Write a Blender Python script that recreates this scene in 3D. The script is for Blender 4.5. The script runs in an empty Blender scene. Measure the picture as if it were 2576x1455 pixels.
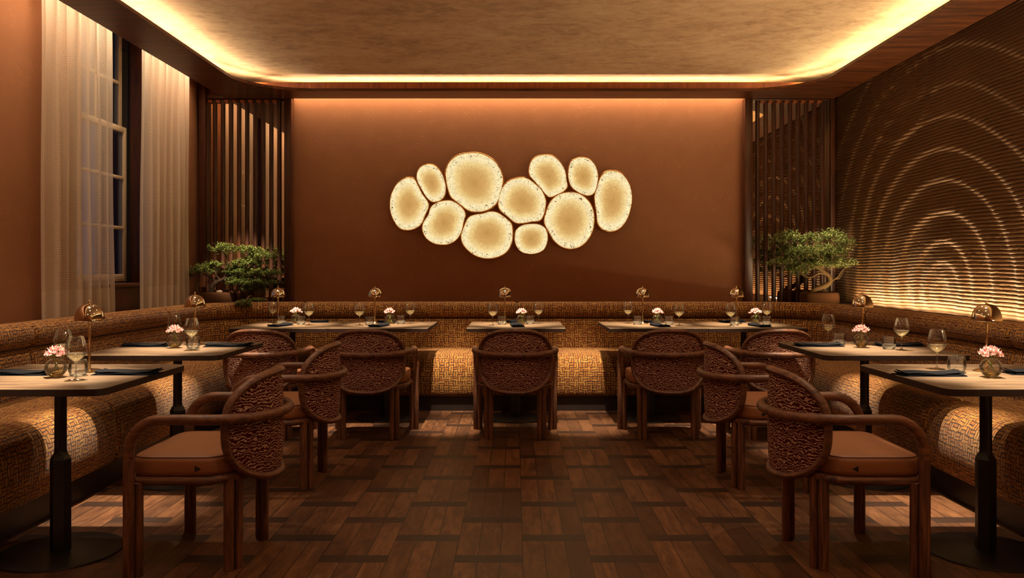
import bpy, bmesh, math, random
import numpy as np
from mathutils import Vector, Matrix
random.seed(7); np.random.seed(7)
PI = math.pi
sc = bpy.context.scene
COL = sc.collection
CX, CY, F, H = 1296.0, 678.0, 2050.0, 1.2
def PX(px, Y): return (px - CX) * Y / F
def PZ(py, Y): return H - (py - CY) * Y / F

# ------------------------------------------------------------------ camera / render look
cam = bpy.data.cameras.new('camera'); cam_o = bpy.data.objects.new('camera', cam); COL.objects.link(cam_o)
cam_o.location = (0, 0, H); cam_o.rotation_euler = (PI/2, 0, 0)
cam.sensor_fit = 'HORIZONTAL'; cam.sensor_width = 36; cam.lens = 36 * F / 2576
cam.shift_x = -(CX - 1288) / 2576; cam.shift_y = -(727.5 - CY) / 2576
cam.clip_start = 0.05
sc.camera = cam_o
sc.view_settings.view_transform = 'Standard'
try: sc.view_settings.look = 'None'
except Exception: pass
sc.view_settings.gamma = 1.0; sc.view_settings.exposure = 0.0
sc.view_settings.use_curve_mapping = False
try:
    sc.cycles.use_denoising = True
    sc.cycles.max_bounces = 10; sc.cycles.transparent_max_bounces = 24
    sc.cycles.caustics_reflective = False; sc.cycles.caustics_refractive = False
    sc.cycles.sample_clamp_indirect = 3.0
    sc.cycles.use_light_tree = True
except Exception: pass

# ------------------------------------------------------------------ node helpers
def srgb(r, g, b):
    def c(v):
        v /= 255.0
        return v/12.92 if v <= .04045 else ((v+.055)/1.055)**2.4
    return (c(r), c(g), c(b), 1.0)
def dk(c, k): return (c[0]*k, c[1]*k, c[2]*k, 1.0)
class NT:
    def __init__(s, name):
        s.m = bpy.data.materials.new(name); s.m.use_nodes = True
        s.t = s.m.node_tree; s.t.nodes.clear()
        s.out = s.t.nodes.new('ShaderNodeOutputMaterial')
    def n(s, kind, **kw):
        nd = s.t.nodes.new('ShaderNode' + kind)
        for k, v in kw.items():
            if k.startswith('_'): setattr(nd, k[1:], v)
            else: s.set(nd.inputs[k.replace('__', ' ')], v)
        return nd
    def set(s, inp, v):
        if isinstance(v, bpy.types.NodeSocket): s.t.links.new(v, inp)
        else:
            try: inp.default_value = v
            except Exception:
                if isinstance(v, (int, float)): inp.default_value = (v,)*len(inp.default_value)
                elif len(v) == 4: inp.default_value = v[:3]
                else: inp.default_value = tuple(v) + (1,)
    def math(s, op, a, b=0.0, c=None, clamp=False):
        nd = s.t.nodes.new('ShaderNodeMath'); nd.operation = op; nd.use_clamp = clamp
        s.set(nd.inputs[0], a); s.set(nd.inputs[1], b)
        if c is not None: s.set(nd.inputs[2], c)
        return nd.outputs[0]
    def mix(s, fac, a, b, typ='RGBA', blend='MIX'):
        nd = s.t.nodes.new('ShaderNodeMix'); nd.data_type = typ
        if typ == 'RGBA':
            nd.blend_type = blend; s.set(nd.inputs[0], fac); s.set(nd.inputs[6], a); s.set(nd.inputs[7], b); return nd.outputs[2]
        s.set(nd.inputs[0], fac); s.set(nd.inputs[2], a); s.set(nd.inputs[3], b); return nd.outputs[0]
    def ramp(s, fac, stops, interp='LINEAR'):
        nd = s.t.nodes.new('ShaderNodeValToRGB'); s.set(nd.inputs[0], fac); cr = nd.color_ramp; cr.interpolation = interp
        while len(cr.elements) < len(stops): cr.elements.new(0.5)
        for e, (p, c) in zip(cr.elements, stops): e.position = p; e.color = c if len(c) == 4 else tuple(c)+(1,)
        return nd.outputs[0]
    def sep(s, v):
        nd = s.n('SeparateXYZ', Vector=v); return nd.outputs
    def comb(s, x, y, z=0.0):
        return s.n('CombineXYZ', X=x, Y=y, Z=z).outputs[0]
    def noise(s, vec, scale=5, detail=3, rough=.5, dist=0.0, out=0):
        return s.n('TexNoise', Vector=vec, Scale=scale, Detail=detail, Roughness=rough, Distortion=dist).outputs[out]
    def map(s, vec, scale=(1,1,1), loc=(0,0,0), rot=(0,0,0)):
        return s.n('Mapping', Vector=vec, Scale=scale, Location=loc, Rotation=rot).outputs[0]
    def obj(s): return s.n('TexCoord').outputs['Object']
    def uv(s): return s.n('TexCoord').outputs['UV']
    def pos(s): return s.n('NewGeometry').outputs['Position']
    def bump(s, h, strength=.3, dist=.01, normal=None):
        nd = s.n('Bump', Height=h, Strength=strength, Distance=dist)
        if normal is not None: s.set(nd.inputs['Normal'], normal)
        return nd.outputs[0]
    def bsdf(s, color, rough=.5, metal=0.0, normal=None, spec=.5, **kw):
        nd = s.n('BsdfPrincipled'); s.set(nd.inputs['Base Color'], color); s.set(nd.inputs['Roughness'], rough)
        s.set(nd.inputs['Metallic'], metal); s.set(nd.inputs['Specular IOR Level'], spec)
        if normal is not None: s.set(nd.inputs['Normal'], normal)
        for k, v in kw.items(): s.set(nd.inputs[k.replace('__', ' ')], v)
        return nd.outputs[0]
    def done(s, sh): s.t.links.new(sh, s.out.inputs['Surface']); return s.m
def lin(r, g, b): return (r, g, b, 1)

def wood(name, c_dark, c_light, axis='x', grain=6.0, rough=.42, coords='obj', stretch=14.0, bump=.12, spec=.5):
    t = NT(name); co = t.obj() if coords == 'obj' else (t.uv() if coords == 'uv' else t.pos())
    sc_ = {'x': (1, stretch, stretch), 'y': (stretch, 1, stretch), 'z': (stretch, stretch, 1)}[axis]
    v = t.map(co, scale=sc_)
    n1 = t.noise(v, grain*.5, 6, .62, .9)
    n2 = t.noise(v, grain*3.2, 4, .7, .3)
    n3 = t.noise(v, grain*14, 2, .6, 0)
    f = t.math('ADD', t.math('MULTIPLY', n1, .62), t.math('ADD', t.math('MULTIPLY', n2, .28), t.math('MULTIPLY', n3, .1)))
    col = t.ramp(f, [(.36, c_dark), (.64, c_light)])
    nb = t.bump(f, bump, .004)
    return t.done(t.bsdf(col, rough, normal=nb, spec=spec))

MAT = {}
# ---- wall paper: fine combed strokes swirling
def wallpaper():
    t = NT('terracotta_combed_plaster'); p = t.pos()
    w = t.noise(p, 3.4, 2, .5, 0, out=1)
    v = t.mix(.32, p, w)
    l = t.n('TexWave', Vector=t.map(v, rot=(.5,.4,.3)), Scale=24, Distortion=30, Detail=2.0)
    l.inputs['Detail Scale'].default_value = 1.1; l.inputs['Detail Roughness'].default_value = .55
    lines = t.ramp(l.outputs[1], [(.0, (0,0,0)), (.8, (0,0,0)), (1.0, (1,1,1))])
    fine = t.noise(t.map(p, scale=(1,1,.35)), 320, 2, .6)
    msk = t.ramp(t.noise(p, 6.0, 2, .5), [(.42, (0,0,0)), (.62, (1,1,1))])
    f = t.math('MULTIPLY', t.math('MULTIPLY', lines, msk), .4)
    col = t.mix(f, dk(srgb(170,116,80), .72), dk(srgb(204,146,100), .84))
    col = t.mix(t.math('MULTIPLY', fine, .35), col, dk(srgb(136,84,56), .8))
    h = t.math('ADD', t.math('MULTIPLY', lines, .6), t.math('MULTIPLY', fine, .5))
    return t.done(t.bsdf(col, .62, normal=t.bump(h, .10, .003), spec=.25))
MAT['wall'] = wallpaper()
def ceiling_mat():
    t = NT('mottled_plaster_ceiling'); p = t.pos()
    v = t.map(p, scale=(1, 1.6, 1))
    a = t.noise(v, 1.5, 6, .66, .5); b = t.noise(v, 9, 7, .7, .9)
    c = t.math('ADD', t.math('MULTIPLY', a, .5), t.math('MULTIPLY', b, .5))
    col = t.ramp(c, [(.34, srgb(148,116,92)), (.5, srgb(188,156,126)), (.66, srgb(208,180,148))])
    return t.done(t.bsdf(col, .7, normal=t.bump(c, .25, .01), spec=.2))
MAT['ceiling'] = ceiling_mat()
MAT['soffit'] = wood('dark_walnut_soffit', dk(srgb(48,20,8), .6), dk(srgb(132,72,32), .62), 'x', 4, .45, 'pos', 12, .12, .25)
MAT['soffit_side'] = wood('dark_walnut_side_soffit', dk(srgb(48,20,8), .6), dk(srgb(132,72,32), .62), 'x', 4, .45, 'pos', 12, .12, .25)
MAT['fascia'] = wood('orange_walnut_fascia', srgb(120,56,22), srgb(178,96,42), 'z', 5, .4, 'pos', 10)
MAT['walnut'] = wood('dark_walnut_slat', dk(srgb(46,22,13), .75), dk(srgb(100,54,29), .75), 'z', 5, .36, 'pos', 14)
MAT['chair_wood'] = wood('stained_oak_frame', dk(srgb(76,44,31), .5), dk(srgb(164,108,76), .76), 'z', 9, .46, 'obj', 12, .3)
MAT['chair_rail'] = wood('stained_oak_rail', dk(srgb(76,44,31), .5), dk(srgb(164,108,76), .76), 'y', 9, .46, 'obj', 10, .3)
MAT['table_wood'] = wood('oak_table_top', dk(srgb(104,72,50), .22), dk(srgb(184,150,114), .38), 'x', 5, .5, 'obj', 12, .08, .3)
MAT['plinth'] = wood('dark_plinth', dk(srgb(26,14,10), .6), dk(srgb(44,24,15), .6), 'z', 5, .5, 'pos', 8)
def plain(name, c, rough=.5, metal=0, spec=.5, bumpscale=None, bs=.1, **kw):
    t = NT(name); nb = None; col = c
    n = t.noise(t.obj(), 14, 3, .5)
    col = t.mix(t.math('MULTIPLY', n, .25), c, (c[0]*.7, c[1]*.7, c[2]*.7, 1))
    if bumpscale: nb = t.bump(t.noise(t.obj(), bumpscale, 3, .6), bs, .003)
    return t.done(t.bsdf(col, rough, metal, nb, spec, **kw))
MAT['edge'] = plain('dark_table_edge', srgb(44,28,22), .45)
MAT['black'] = plain('black_powder_coat', srgb(26,24,25), .42, bumpscale=500, bs=.05)
MAT['leather'] = plain('tan_leather', dk(srgb(168,108,68), .8), .5, bumpscale=260, bs=.15)
MAT['leather_side'] = plain('tan_leather_piping', srgb(120,70,48), .5)
MAT['tag'] = plain('black_triangle', srgb(10,8,8), .6)
MAT['brass'] = plain('polished_brass', lin(.86,.62,.32), .16, 1.0)
MAT['brass_shade'] = plain('mirror_brass', lin(.86,.74,.55), .05, 1.0)
MAT['napkin'] = plain('slate_linen', srgb(9,10,15), .8, spec=.08, bumpscale=700, bs=.3)
MAT['napkin_edge'] = plain('slate_linen_hem', srgb(96,98,108), .8)
MAT['stone'] = plain('rough_brown_stone', srgb(78,48,26), .9, spec=.15, bumpscale=24, bs=.9)
MAT['pebble'] = plain('pale_pebble', srgb(120,100,74), .8, bumpscale=60, bs=.4)
MAT['bark'] = plain('grey_brown_bark', srgb(104,80,50), .85, spec=.2, bumpscale=90, bs=.8)
MAT['bark_dark'] = plain('dark_bark', srgb(44,30,20), .9, spec=.12, bumpscale=90, bs=.8)
MAT['soil'] = plain('dark_soil', srgb(40,28,20), .95, bumpscale=80, bs=.8)
MAT['frame_paint'] = plain('cream_window_paint', srgb(190,170,140), .45)
MAT['reveal'] = plain('near_black_reveal', srgb(30,28,30), .6)
MAT['stem_green'] = plain('flower_stem_green', srgb(120,140,60), .5)
def leaf_mat(name, a, b, c):
    t = NT(name)
    r = t.n('NewGeometry').outputs['Random Per Island']
    col = t.ramp(r, [(0, a), (.55, b), (1, c)])
    d = t.bsdf(col, .42, spec=.45)
    tr = t.n('BsdfTranslucent', Color=col).outputs[0]
    return t.done(t.n('MixShader', Fac=.22, **{}).outputs[0]) if False else t.done(mixsh(t, .22, d, tr))
def mixsh(t, fac, a, b):
    m = t.n('MixShader'); t.set(m.inputs[0], fac); t.t.links.new(a, m.inputs[1]); t.t.links.new(b, m.inputs[2]); return m.outputs[0]
MAT['leaf'] = leaf_mat('bonsai_leaves', srgb(58,70,34), srgb(116,124,62), srgb(178,178,104))
MAT['leaf2'] = leaf_mat('bonsai_leaves_deep', srgb(46,60,28), srgb(100,112,48), srgb(172,174,94))
MAT['petal'] = leaf_mat('pink_petals', srgb(224,78,98), srgb(250,206,200), srgb(255,248,236))
def thin_glass(name, tint, fres=1.45, rough=0.0, extra=.04, body=0.0):
    t = NT(name)
    fr = t.n('Fresnel', IOR=fres).outputs[0]
    f = t.math('ADD', t.math('MULTIPLY', fr, .8), extra, clamp=True)
    tr = t.n('BsdfTransparent', Color=tint).outputs[0]
    gl = t.n('BsdfGlossy', Color=(1,1,1,1), Roughness=rough + .02).outputs[0]
    if body:
        tr = mixsh(t, body, tr, mixsh(t, .5, t.n('BsdfDiffuse', Color=(1,.9,.74,1)).outputs[0], t.n('BsdfTranslucent', Color=(1,.9,.74,1)).outputs[0]))
    return t.done(mixsh(t, f, tr, gl))
MAT['glass'] = thin_glass('clear_thin_glass', (.985,.985,.98,1))
MAT['glass_base'] = thin_glass('thick_glass_base', (.96,.96,.95,1), 1.6, .03, .10)
MAT['wine'] = thin_glass('pale_wine', (.90,.80,.55,1), 1.35, .02, .06, .16)
MAT['water'] = thin_glass('clear_water', (.97,.97,.93,1), 1.33, .02, .05, .12)
MAT['vase_water'] = thin_glass('honey_tinted_water', (.74,.66,.38,1), 1.33, .02, .05, .05)
MAT['pane'] = thin_glass('window_pane', (.8,.85,.9,1), 1.5, 0, .02)
def mirror():
    t = NT('bronze_mirror'); return t.done(t.bsdf(lin(.70,.54,.40), .01, 1.0))
MAT['mirror'] = mirror()
def emis(name, col, st):
    t = NT(name); return t.done(t.n('Emission', Color=col, Strength=st).outputs[0])
MAT['bulb'] = emis('warm_led', (1,.72,.42,1), 14)

# ---- banquette fabric: basket weave of small blocks, UV in metres
def banquette_mat():
    t = NT('woven_block_upholstery'); uv = t.uv()
    nz = t.noise(uv, 26, 2, .5, 0, out=1)
    off = t.n('VectorMath', _operation='SUBTRACT'); t.set(off.inputs[0], nz); off.inputs[1].default_value = (.5,.5,.5)
    sc2 = t.n('VectorMath', _operation='SCALE'); t.set(sc2.inputs[0], off.outputs[0]); sc2.inputs[3].default_value = .024
    ad = t.n('VectorMath', _operation='ADD'); t.set(ad.inputs[0], uv); t.set(ad.inputs[1], sc2.outputs[0])
    x, y, _ = t.sep(ad.outputs[0])
    C = .039
    u = t.math('DIVIDE', x, C); v = t.math('DIVIDE', y, C)
    # shear alternate rows slightly for an irregular, interlocking look
    cu = t.math('FLOOR', u); cv = t.math('FLOOR', v)
    par = t.math('MODULO', t.math('ABSOLUTE', t.math('ADD', cu, cv)), 2.0)
    fu = t.math('FRACT', u); fv = t.math('FRACT', v)
    # a = coordinate along block, b = across (two blocks)
    a = t.mix(par, fu, fv, 'FLOAT'); b = t.mix(par, fv, fu, 'FLOAT')
    b2 = t.math('FRACT', t.math('MULTIPLY', b, 2.0))
    da = t.math('MULTIPLY', t.math('MINIMUM', a, t.math('SUBTRACT', 1.0, a)), 2.0)
    db = t.math('MINIMUM', b2, t.math('SUBTRACT', 1.0, b2))
    # breaks in the outlines: skip some short edges
    wn = t.n('TexWhiteNoise', _noise_dimensions='3D'); t.set(wn.inputs['Vector'], t.comb(cu, cv, t.math('FLOOR', t.math('MULTIPLY', b, 2.0))))
    skip = t.math('GREATER_THAN', wn.outputs[0], .72)
    da2 = t.math('ADD', da, skip)
    d = t.math('MINIMUM', da2, db)
    line = t.n('MapRange', _interpolation_type='SMOOTHSTEP'); t.set(line.inputs[0], d)
    line.inputs[1].default_value = .08; line.inputs[2].default_value = .21
    tone = t.mix(wn.outputs[0], dk(srgb(190,116,42), .54), dk(srgb(216,156,72), .62))
    weave = t.noise(t.map(uv, scale=(1, 1, 1)), 900, 1, .5)
    tone = t.mix(t.math('MULTIPLY', weave, .3), tone, dk(srgb(140,88,36), .6))
    col = t.mix(line.outputs[0], dk(srgb(58,28,13), .5), tone)
    h = t.math('ADD', line.outputs[0], t.math('MULTIPLY', weave, .35))
    return t.done(t.bsdf(col, .78, normal=t.bump(h, .5, .003), spec=.25, **{'Sheen__Weight': .15}))
MAT['banquette'] = banquette_mat()
def squiggle_mat():
    t = NT('maroon_squiggle_boucle'); uv = t.uv(); x, y, _ = t.sep(uv)
    w1 = t.noise(t.comb(t.math('MULTIPLY', x, 1.0), t.math('MULTIPLY', y, 1.0)), 24, 2, .55)
    w2 = t.noise(t.comb(t.math('MULTIPLY', x, 1.0), t.math('MULTIPLY', y, .5)), 130, 2, .6)
    dsp = t.math('ADD', t.math('MULTIPLY', t.math('SUBTRACT', w1, .5), .050), t.math('MULTIPLY', t.math('SUBTRACT', w2, .5), .020))
    v = t.math('DIVIDE', t.math('ADD', y, dsp), .0128)
    f = t.math('ABSOLUTE', t.math('SUBTRACT', t.math('FRACT', v), .5))
    wid = t.math('ADD', .105, t.math('MULTIPLY', t.noise(uv, 70, 2, .5), .13))
    ln = t.n('MapRange', _interpolation_type='SMOOTHSTEP'); t.set(ln.inputs[0], t.math('SUBTRACT', wid, f))
    ln.inputs[1].default_value = -.04; ln.inputs[2].default_value = .04
    fuzz = t.noise(uv, 600, 2, .6)
    thread = t.mix(fuzz, srgb(204,160,132), srgb(240,206,176))
    col = t.mix(ln.outputs[0], dk(srgb(96,26,22), .75), thread)
    h = t.math('ADD', ln.outputs[0], t.math('MULTIPLY', fuzz, .4))
    return t.done(t.bsdf(col, .85, normal=t.bump(h, .7, .004), spec=.2))
MAT['squiggle'] = squiggle_mat()
def floor_mat():
    t = NT('basket_parquet'); x, y, z = t.sep(t.pos())
    W, L, S, X0, Y0 = .2805, .525, .0805, .0315, 3.4157
    cu = t.math('DIVIDE', t.math('SUBTRACT', x, X0), W); ci = t.math('FLOOR', cu); cf = t.math('FRACT', cu)
    par = t.math('MODULO', t.math('ABSOLUTE', ci), 2.0)
    yy = t.math('DIVIDE', t.math('SUBTRACT', y, t.math('ADD', Y0 - L/2, t.math('MULTIPLY', par, L/2))), L)
    ri = t.math('FLOOR', yy); rf = t.math('FRACT', yy)
    strip = t.math('GREATER_THAN', rf, 1 - S/L)
    p3 = t.math('MULTIPLY', cf, 3.0); pi_ = t.math('FLOOR', p3); pf = t.math('FRACT', p3)
    wn = t.n('TexWhiteNoise', _noise_dimensions='3D'); t.set(wn.inputs['Vector'], t.comb(ci, ri, t.math('MULTIPLY', pi_, t.math('SUBTRACT', 1.0, strip))))
    r = wn.outputs[0]
    shift = t.math('MULTIPLY', r, 37.0)
    gv = t.comb(t.math('ADD', t.math('MULTIPLY', x, 11), shift), t.math('ADD', t.math('MULTIPLY', y, 2.4), shift), shift)
    gh = t.comb(t.math('ADD', t.math('MULTIPLY', x, 2.0), shift), t.math('ADD', t.math('MULTIPLY', y, 30), shift), shift)
    g = t.mix(strip, gv, gh)
    n1 = t.noise(g, 1.6, 5, .62, 1.1); n2 = t.noise(g, 7, 4, .65, .3)
    gg = t.math('ADD', t.math('MULTIPLY', n1, .65), t.math('MULTIPLY', n2, .35))
    cp = t.ramp(gg, [(.32, srgb(70,42,26)), (.48, srgb(122,82,54)), (.66, srgb(166,120,84))])
    cp = t.mix(t.math('MULTIPLY', t.math('POWER', r, 1.4), .75), cp, srgb(66,40,25)); cp = t.mix(1.0, cp, (.63, .57, .49, 1), 'RGBA', 'MULTIPLY')
    cs = t.ramp(gg, [(.35, dk(srgb(46,27,18), .5)), (.65, dk(srgb(82,52,34), .5))])
    col = t.mix(strip, cp, cs)
    # joints
    e1 = t.math('MULTIPLY', t.math('MINIMUM', pf, t.math('SUBTRACT', 1.0, pf)), W/3)
    e1 = t.math('ADD', e1, strip)
    e2 = t.math('MULTIPLY', t.math('MINIMUM', cf, t.math('SUBTRACT', 1.0, cf)), W)
    q = t.math('ABSOLUTE', t.math('SUBTRACT', rf, 1 - S/L))
    e3 = t.math('MULTIPLY', t.math('MINIMUM', q, t.math('MINIMUM', rf, t.math('SUBTRACT', 1.0, rf))), L)
    e = t.math('MINIMUM', e1, t.math('MINIMUM', e2, e3))
    j = t.math('LESS_THAN', e, .0019)
    col = t.mix(j, col, srgb(22,12,8))
    h = t.math('SUBTRACT', t.math('MULTIPLY', gg, .25), j)
    rough = t.math('ADD', .36, t.math('MULTIPLY', n2, .2))
    return t.done(t.bsdf(col, rough, normal=t.bump(h, .25, .003), spec=.45))
MAT['floor'] = floor_mat()
def rib_mat():
    t = NT('ribbed_bronze_plaster'); p = t.pos()
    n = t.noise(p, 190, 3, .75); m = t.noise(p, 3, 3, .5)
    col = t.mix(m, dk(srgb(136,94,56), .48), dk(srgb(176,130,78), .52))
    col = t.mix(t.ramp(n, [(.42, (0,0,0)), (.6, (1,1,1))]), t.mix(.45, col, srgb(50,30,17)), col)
    return t.done(t.bsdf(col, .5, .25, normal=t.bump(n, .8, .004), spec=.5))
MAT['rib'] = rib_mat()
def curtain_mat():
    t = NT('sheer_ladder_weave'); x, y, _ = t.sep(t.uv())
    st = t.math('FRACT', t.math('DIVIDE', y, .0118))
    gap = t.math('GREATER_THAN', st, .68)
    band = t.noise(t.comb(x, 0.0), 9, 2, .5)
    band = t.ramp(band, [(.42, (0,0,0)), (.58, (1,1,1))])
    hem = t.math('GREATER_THAN', y, 1.06)      # bottom hem is plain
    fuz = t.noise(t.comb(t.math('MULTIPLY', x, 1.0), y), 240, 2, .6)
    al = t.math('SUBTRACT', .86, t.math('MULTIPLY', t.math('MULTIPLY', gap, hem), t.math('ADD', .15, t.math('MULTIPLY', band, .34))))
    al = t.math('SUBTRACT', al, t.math('MULTIPLY', t.math('GREATER_THAN', fuz, .56), .18), clamp=True)
    d = t.n('BsdfDiffuse', Color=srgb(240,224,202)).outputs[0]
    tr = t.n('BsdfTranslucent', Color=srgb(240,224,202)).outputs[0]
    cl = mixsh(t, .42, d, tr)
    return t.done(mixsh(t, al, t.n('BsdfTransparent').outputs[0], cl))
MAT['curtain'] = curtain_mat()
def artglass():
    t = NT('hammered_glowing_glass')
    at = t.n('Attribute', _attribute_name='edge').outputs['Fac']
    p = t.pos()
    bl = t.noise(p, 6, 4, .6)
    e = t.math('ADD', at, t.math('MULTIPLY', t.math('SUBTRACT', bl, .5), .22))
    col = t.ramp(e, [(.0, srgb(196,146,80)), (.42, srgb(216,170,100)), (.62, srgb(240,206,136)), (.84, srgb(255,235,184)), (1.0, srgb(250,222,160))])
    ham = t.n('TexVoronoi', Vector=t.mix(.02, p, t.noise(p, 20, 2, .5, 0, out=1)), Scale=34, _feature='SMOOTH_F1').outputs[0]
    h2 = t.noise(p, 44, 3, .6, 1.4)
    mod = t.math('MULTIPLY', t.math('SUBTRACT', h2, .5), t.math('MULTIPLY', at, 1.4))
    st = t.math('ADD', .98, mod)
    spk = t.math('MULTIPLY', t.math('GREATER_THAN', t.noise(t.map(p, scale=(1,1,1)), 46, 2, .7, 1.5), .615), t.math('GREATER_THAN', at, .80))
    st = t.math('MULTIPLY', st, t.math('SUBTRACT', 1.0, t.math('MULTIPLY', spk, .75)))
    rimf = t.n('MapRange', _interpolation_type='SMOOTHSTEP'); t.set(rimf.inputs[0], at); rimf.inputs[1].default_value = .945; rimf.inputs[2].default_value = .985
    col = t.mix(rimf.outputs[0], col, srgb(176,104,44)); col = t.mix(spk, col, srgb(190,110,40))
    em = t.n('Emission', Color=col, Strength=st).outputs[0]
    gl = t.n('BsdfGlossy', Color=(1,.9,.7,1), Roughness=.15); t.set(gl.inputs['Normal'], t.bump(ham, .5, .01))
    ad = t.n('AddShader'); t.t.links.new(em, ad.inputs[0])
    mx = mixsh(t, .04, t.n('BsdfTransparent', Color=(0,0,0,1)).outputs[0], gl.outputs[0]); t.t.links.new(mx, ad.inputs[1])
    return t.done(ad.outputs[0])
MAT['artglass'] = artglass()
MAT['artrim'] = plain('bronze_rim', lin(.62,.36,.14), .28, 1.0)

# ------------------------------------------------------------------ geometry helpers
class MB:
    def __init__(s): s.v = []; s.f = []; s.uv = []; s.has_uv = False; s.mi = []
    def add(s, v, f, uv=None, mi=0):
        o = len(s.v); s.v += [tuple(p) for p in v]; s.f += [tuple(i+o for i in q) for q in f]; s.mi += [mi]*len(f)
        if uv is not None: s.uv += [tuple(p) for p in uv]; s.has_uv = True
        else: s.uv += [(0, 0)]*len(v)
        return s
    def build(s, name, mat, parent=None, smooth=True, angle=40, loc=None):
        me = bpy.data.meshes.new(name); me.from_pydata(s.v, [], s.f)
        mats = mat if isinstance(mat, (list, tuple)) else [mat]
        for m in mats: me.materials.append(m)
        if len(mats) > 1: me.polygons.foreach_set('material_index', s.mi)
        if s.has_uv:
            ul = me.uv_layers.new(name='UVMap')
            idx = np.zeros(len(me.loops), dtype=np.int32); me.loops.foreach_get('vertex_index', idx)
            ul.data.foreach_set('uv', np.array(s.uv, dtype=np.float32)[idx].ravel())
        if smooth:
            me.polygons.foreach_set('use_smooth', [True]*len(me.polygons))
            if angle: 
                try: me.set_sharp_from_angle(angle=math.radians(angle))
                except Exception: pass
        me.update()
        o = bpy.data.objects.new(name, me); COL.objects.link(o)
        if parent is not None: o.parent = parent
        if loc is not None: o.location = loc
        return o
def box(c, s, bev=0.0, seg=2):
    bm = bmesh.new(); bmesh.ops.create_cube(bm, size=1)
    for v in bm.verts: v.co = Vector((v.co.x*s[0]+c[0], v.co.y*s[1]+c[1], v.co.z*s[2]+c[2]))
    if bev: bmesh.ops.bevel(bm, geom=list(bm.edges), offset=bev, segments=seg, affect='EDGES', profile=.5)
    bm.verts.index_update(); v = [tuple(x.co) for x in bm.verts]; f = [[y.index for y in x.verts] for x in bm.faces]; bm.free()
    return v, f
def prism(outline, z0, z1, bev=0.0, seg=2):
    bm = bmesh.new(); vs = [bm.verts.new((x, y, z0)) for x, y in outline]
    fc = bm.faces.new(vs); r = bmesh.ops.extrude_face_region(bm, geom=[fc])
    for g in r['geom']:
        if isinstance(g, bmesh.types.BMVert): g.co.z = z1
    bmesh.ops.recalc_face_normals(bm, faces=bm.faces)
    if bev:
        ed = [e for e in bm.edges if abs(e.verts[0].co.z - e.verts[1].co.z) < 1e-6]
        bmesh.ops.bevel(bm, geom=ed, offset=bev, segments=seg, affect='EDGES', profile=.5)
    bm.verts.index_update(); v = [tuple(x.co) for x in bm.verts]; f = [[y.index for y in x.verts] for x in bm.faces]; bm.free()
    return v, f
def lathe(prof, n=24, c=(0,0,0)):
    v = []; f = []; rings = []
    for r, z in prof:
        if r < 1e-6: rings.append([len(v)]); v.append((c[0], c[1], c[2]+z))
        else:
            rings.append(list(range(len(v), len(v)+n)))
            v += [(c[0]+r*math.cos(2*PI*k/n), c[1]+r*math.sin(2*PI*k/n), c[2]+z) for k in range(n)]
    for a, b in zip(rings, rings[1:]):
        for k in range(n):
            k2 = (k+1) % n
            if len(a) == 1 and len(b) == 1: continue
            if len(a) == 1: f.append((a[0], b[k], b[k2])[::-1])
            elif len(b) == 1: f.append((a[k], a[k2], b[0]))
            else: f.append((a[k], a[k2], b[k2], b[k]))
    return v, f
def tube(pts, r, n=12, closed=False, cap=True, sx=1.0, sy=1.0, up=None):
    P = [Vector(p) for p in pts]; N = len(P); v = []; f = []
    rr = r if isinstance(r, (list, tuple)) else [r]*N
    T = []
    for i in range(N):
        if closed: d = P[(i+1) % N] - P[i-1]
        else: d = P[min(i+1, N-1)] - P[max(i-1, 0)]
        T.append(d.normalized())
    u = Vector(up) if up else Vector((0, 0, 1))
    if abs(T[0].dot(u)) > .95 and not up: u = Vector((1, 0, 0))
    nrm = (u - T[0]*u.dot(T[0])).normalized()
    for i in range(N):
        if up: nrm = (u - T[i]*u.dot(T[i])).normalized()
        elif i: nrm = (nrm - T[i]*nrm.dot(T[i])).normalized()
        b = T[i].cross(nrm)
        for k in range(n):
            a = 2*PI*k/n; v.append(P[i] + nrm*math.cos(a)*rr[i]*sx + b*math.sin(a)*rr[i]*sy)
    M = N if closed else N-1
    for i in range(M):
        for k in range(n):
            a = i*n+k; b_ = i*n+(k+1) % n; c = ((i+1) % N)*n+(k+1) % n; d = ((i+1) % N)*n+k
            f.append((a, b_, c, d))
    if cap and not closed: f.append(tuple(range(n))[::-1]); f.append(tuple((N-1)*n+k for k in range(n)))
    return v, f
def catmull(pts, per=5, closed=False):
    out = []; n = len(pts); P = [Vector(p) for p in pts]
    rng = range(n) if closed else range(n-1)
    for i in rng:
        p0 = P[i-1] if (closed or i) else P[0]; p1 = P[i]; p2 = P[(i+1) % n]; p3 = P[(i+2) % n] if (closed or i+2 < n) else P[-1]
        for k in range(per):
            t = k/per
            out.append(.5*((2*p1)+(-p0+p2)*t+(2*p0-5*p1+4*p2-p3)*t*t+(-p0+3*p1-3*p2+p3)*t**3))
    if not closed: out.append(P[-1])
    return out
def rrect(x0, y0, x1, y1, r, corners=(1,1,1,1), seg=7):
    # corners order: (x0,y0),(x1,y0),(x1,y1),(x0,y1)
    out = []
    for (cx, cy, a0, on) in ((x0, y0, PI, corners[0]), (x1, y0, 1.5*PI, corners[1]), (x1, y1, 0, corners[2]), (x0, y1, .5*PI, corners[3])):
        rr = r if on else .004
        ccx = cx + rr if cx == x0 else cx - rr; ccy = cy + rr if cy == y0 else cy - rr
        sg = seg if on else 2
        for k in range(sg+1):
            a = a0 + PI/2*k/sg; out.append((ccx+rr*math.cos(a), ccy+rr*math.sin(a)))
    return out
def empty(name, label, cat, group=None, loc=(0,0,0), rz=0):
    o = bpy.data.objects.new(name, None); COL.objects.link(o); o.empty_display_size = .1
    o.location = loc; o.rotation_euler = (0, 0, rz); return tag(o, label, cat, group)
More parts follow.
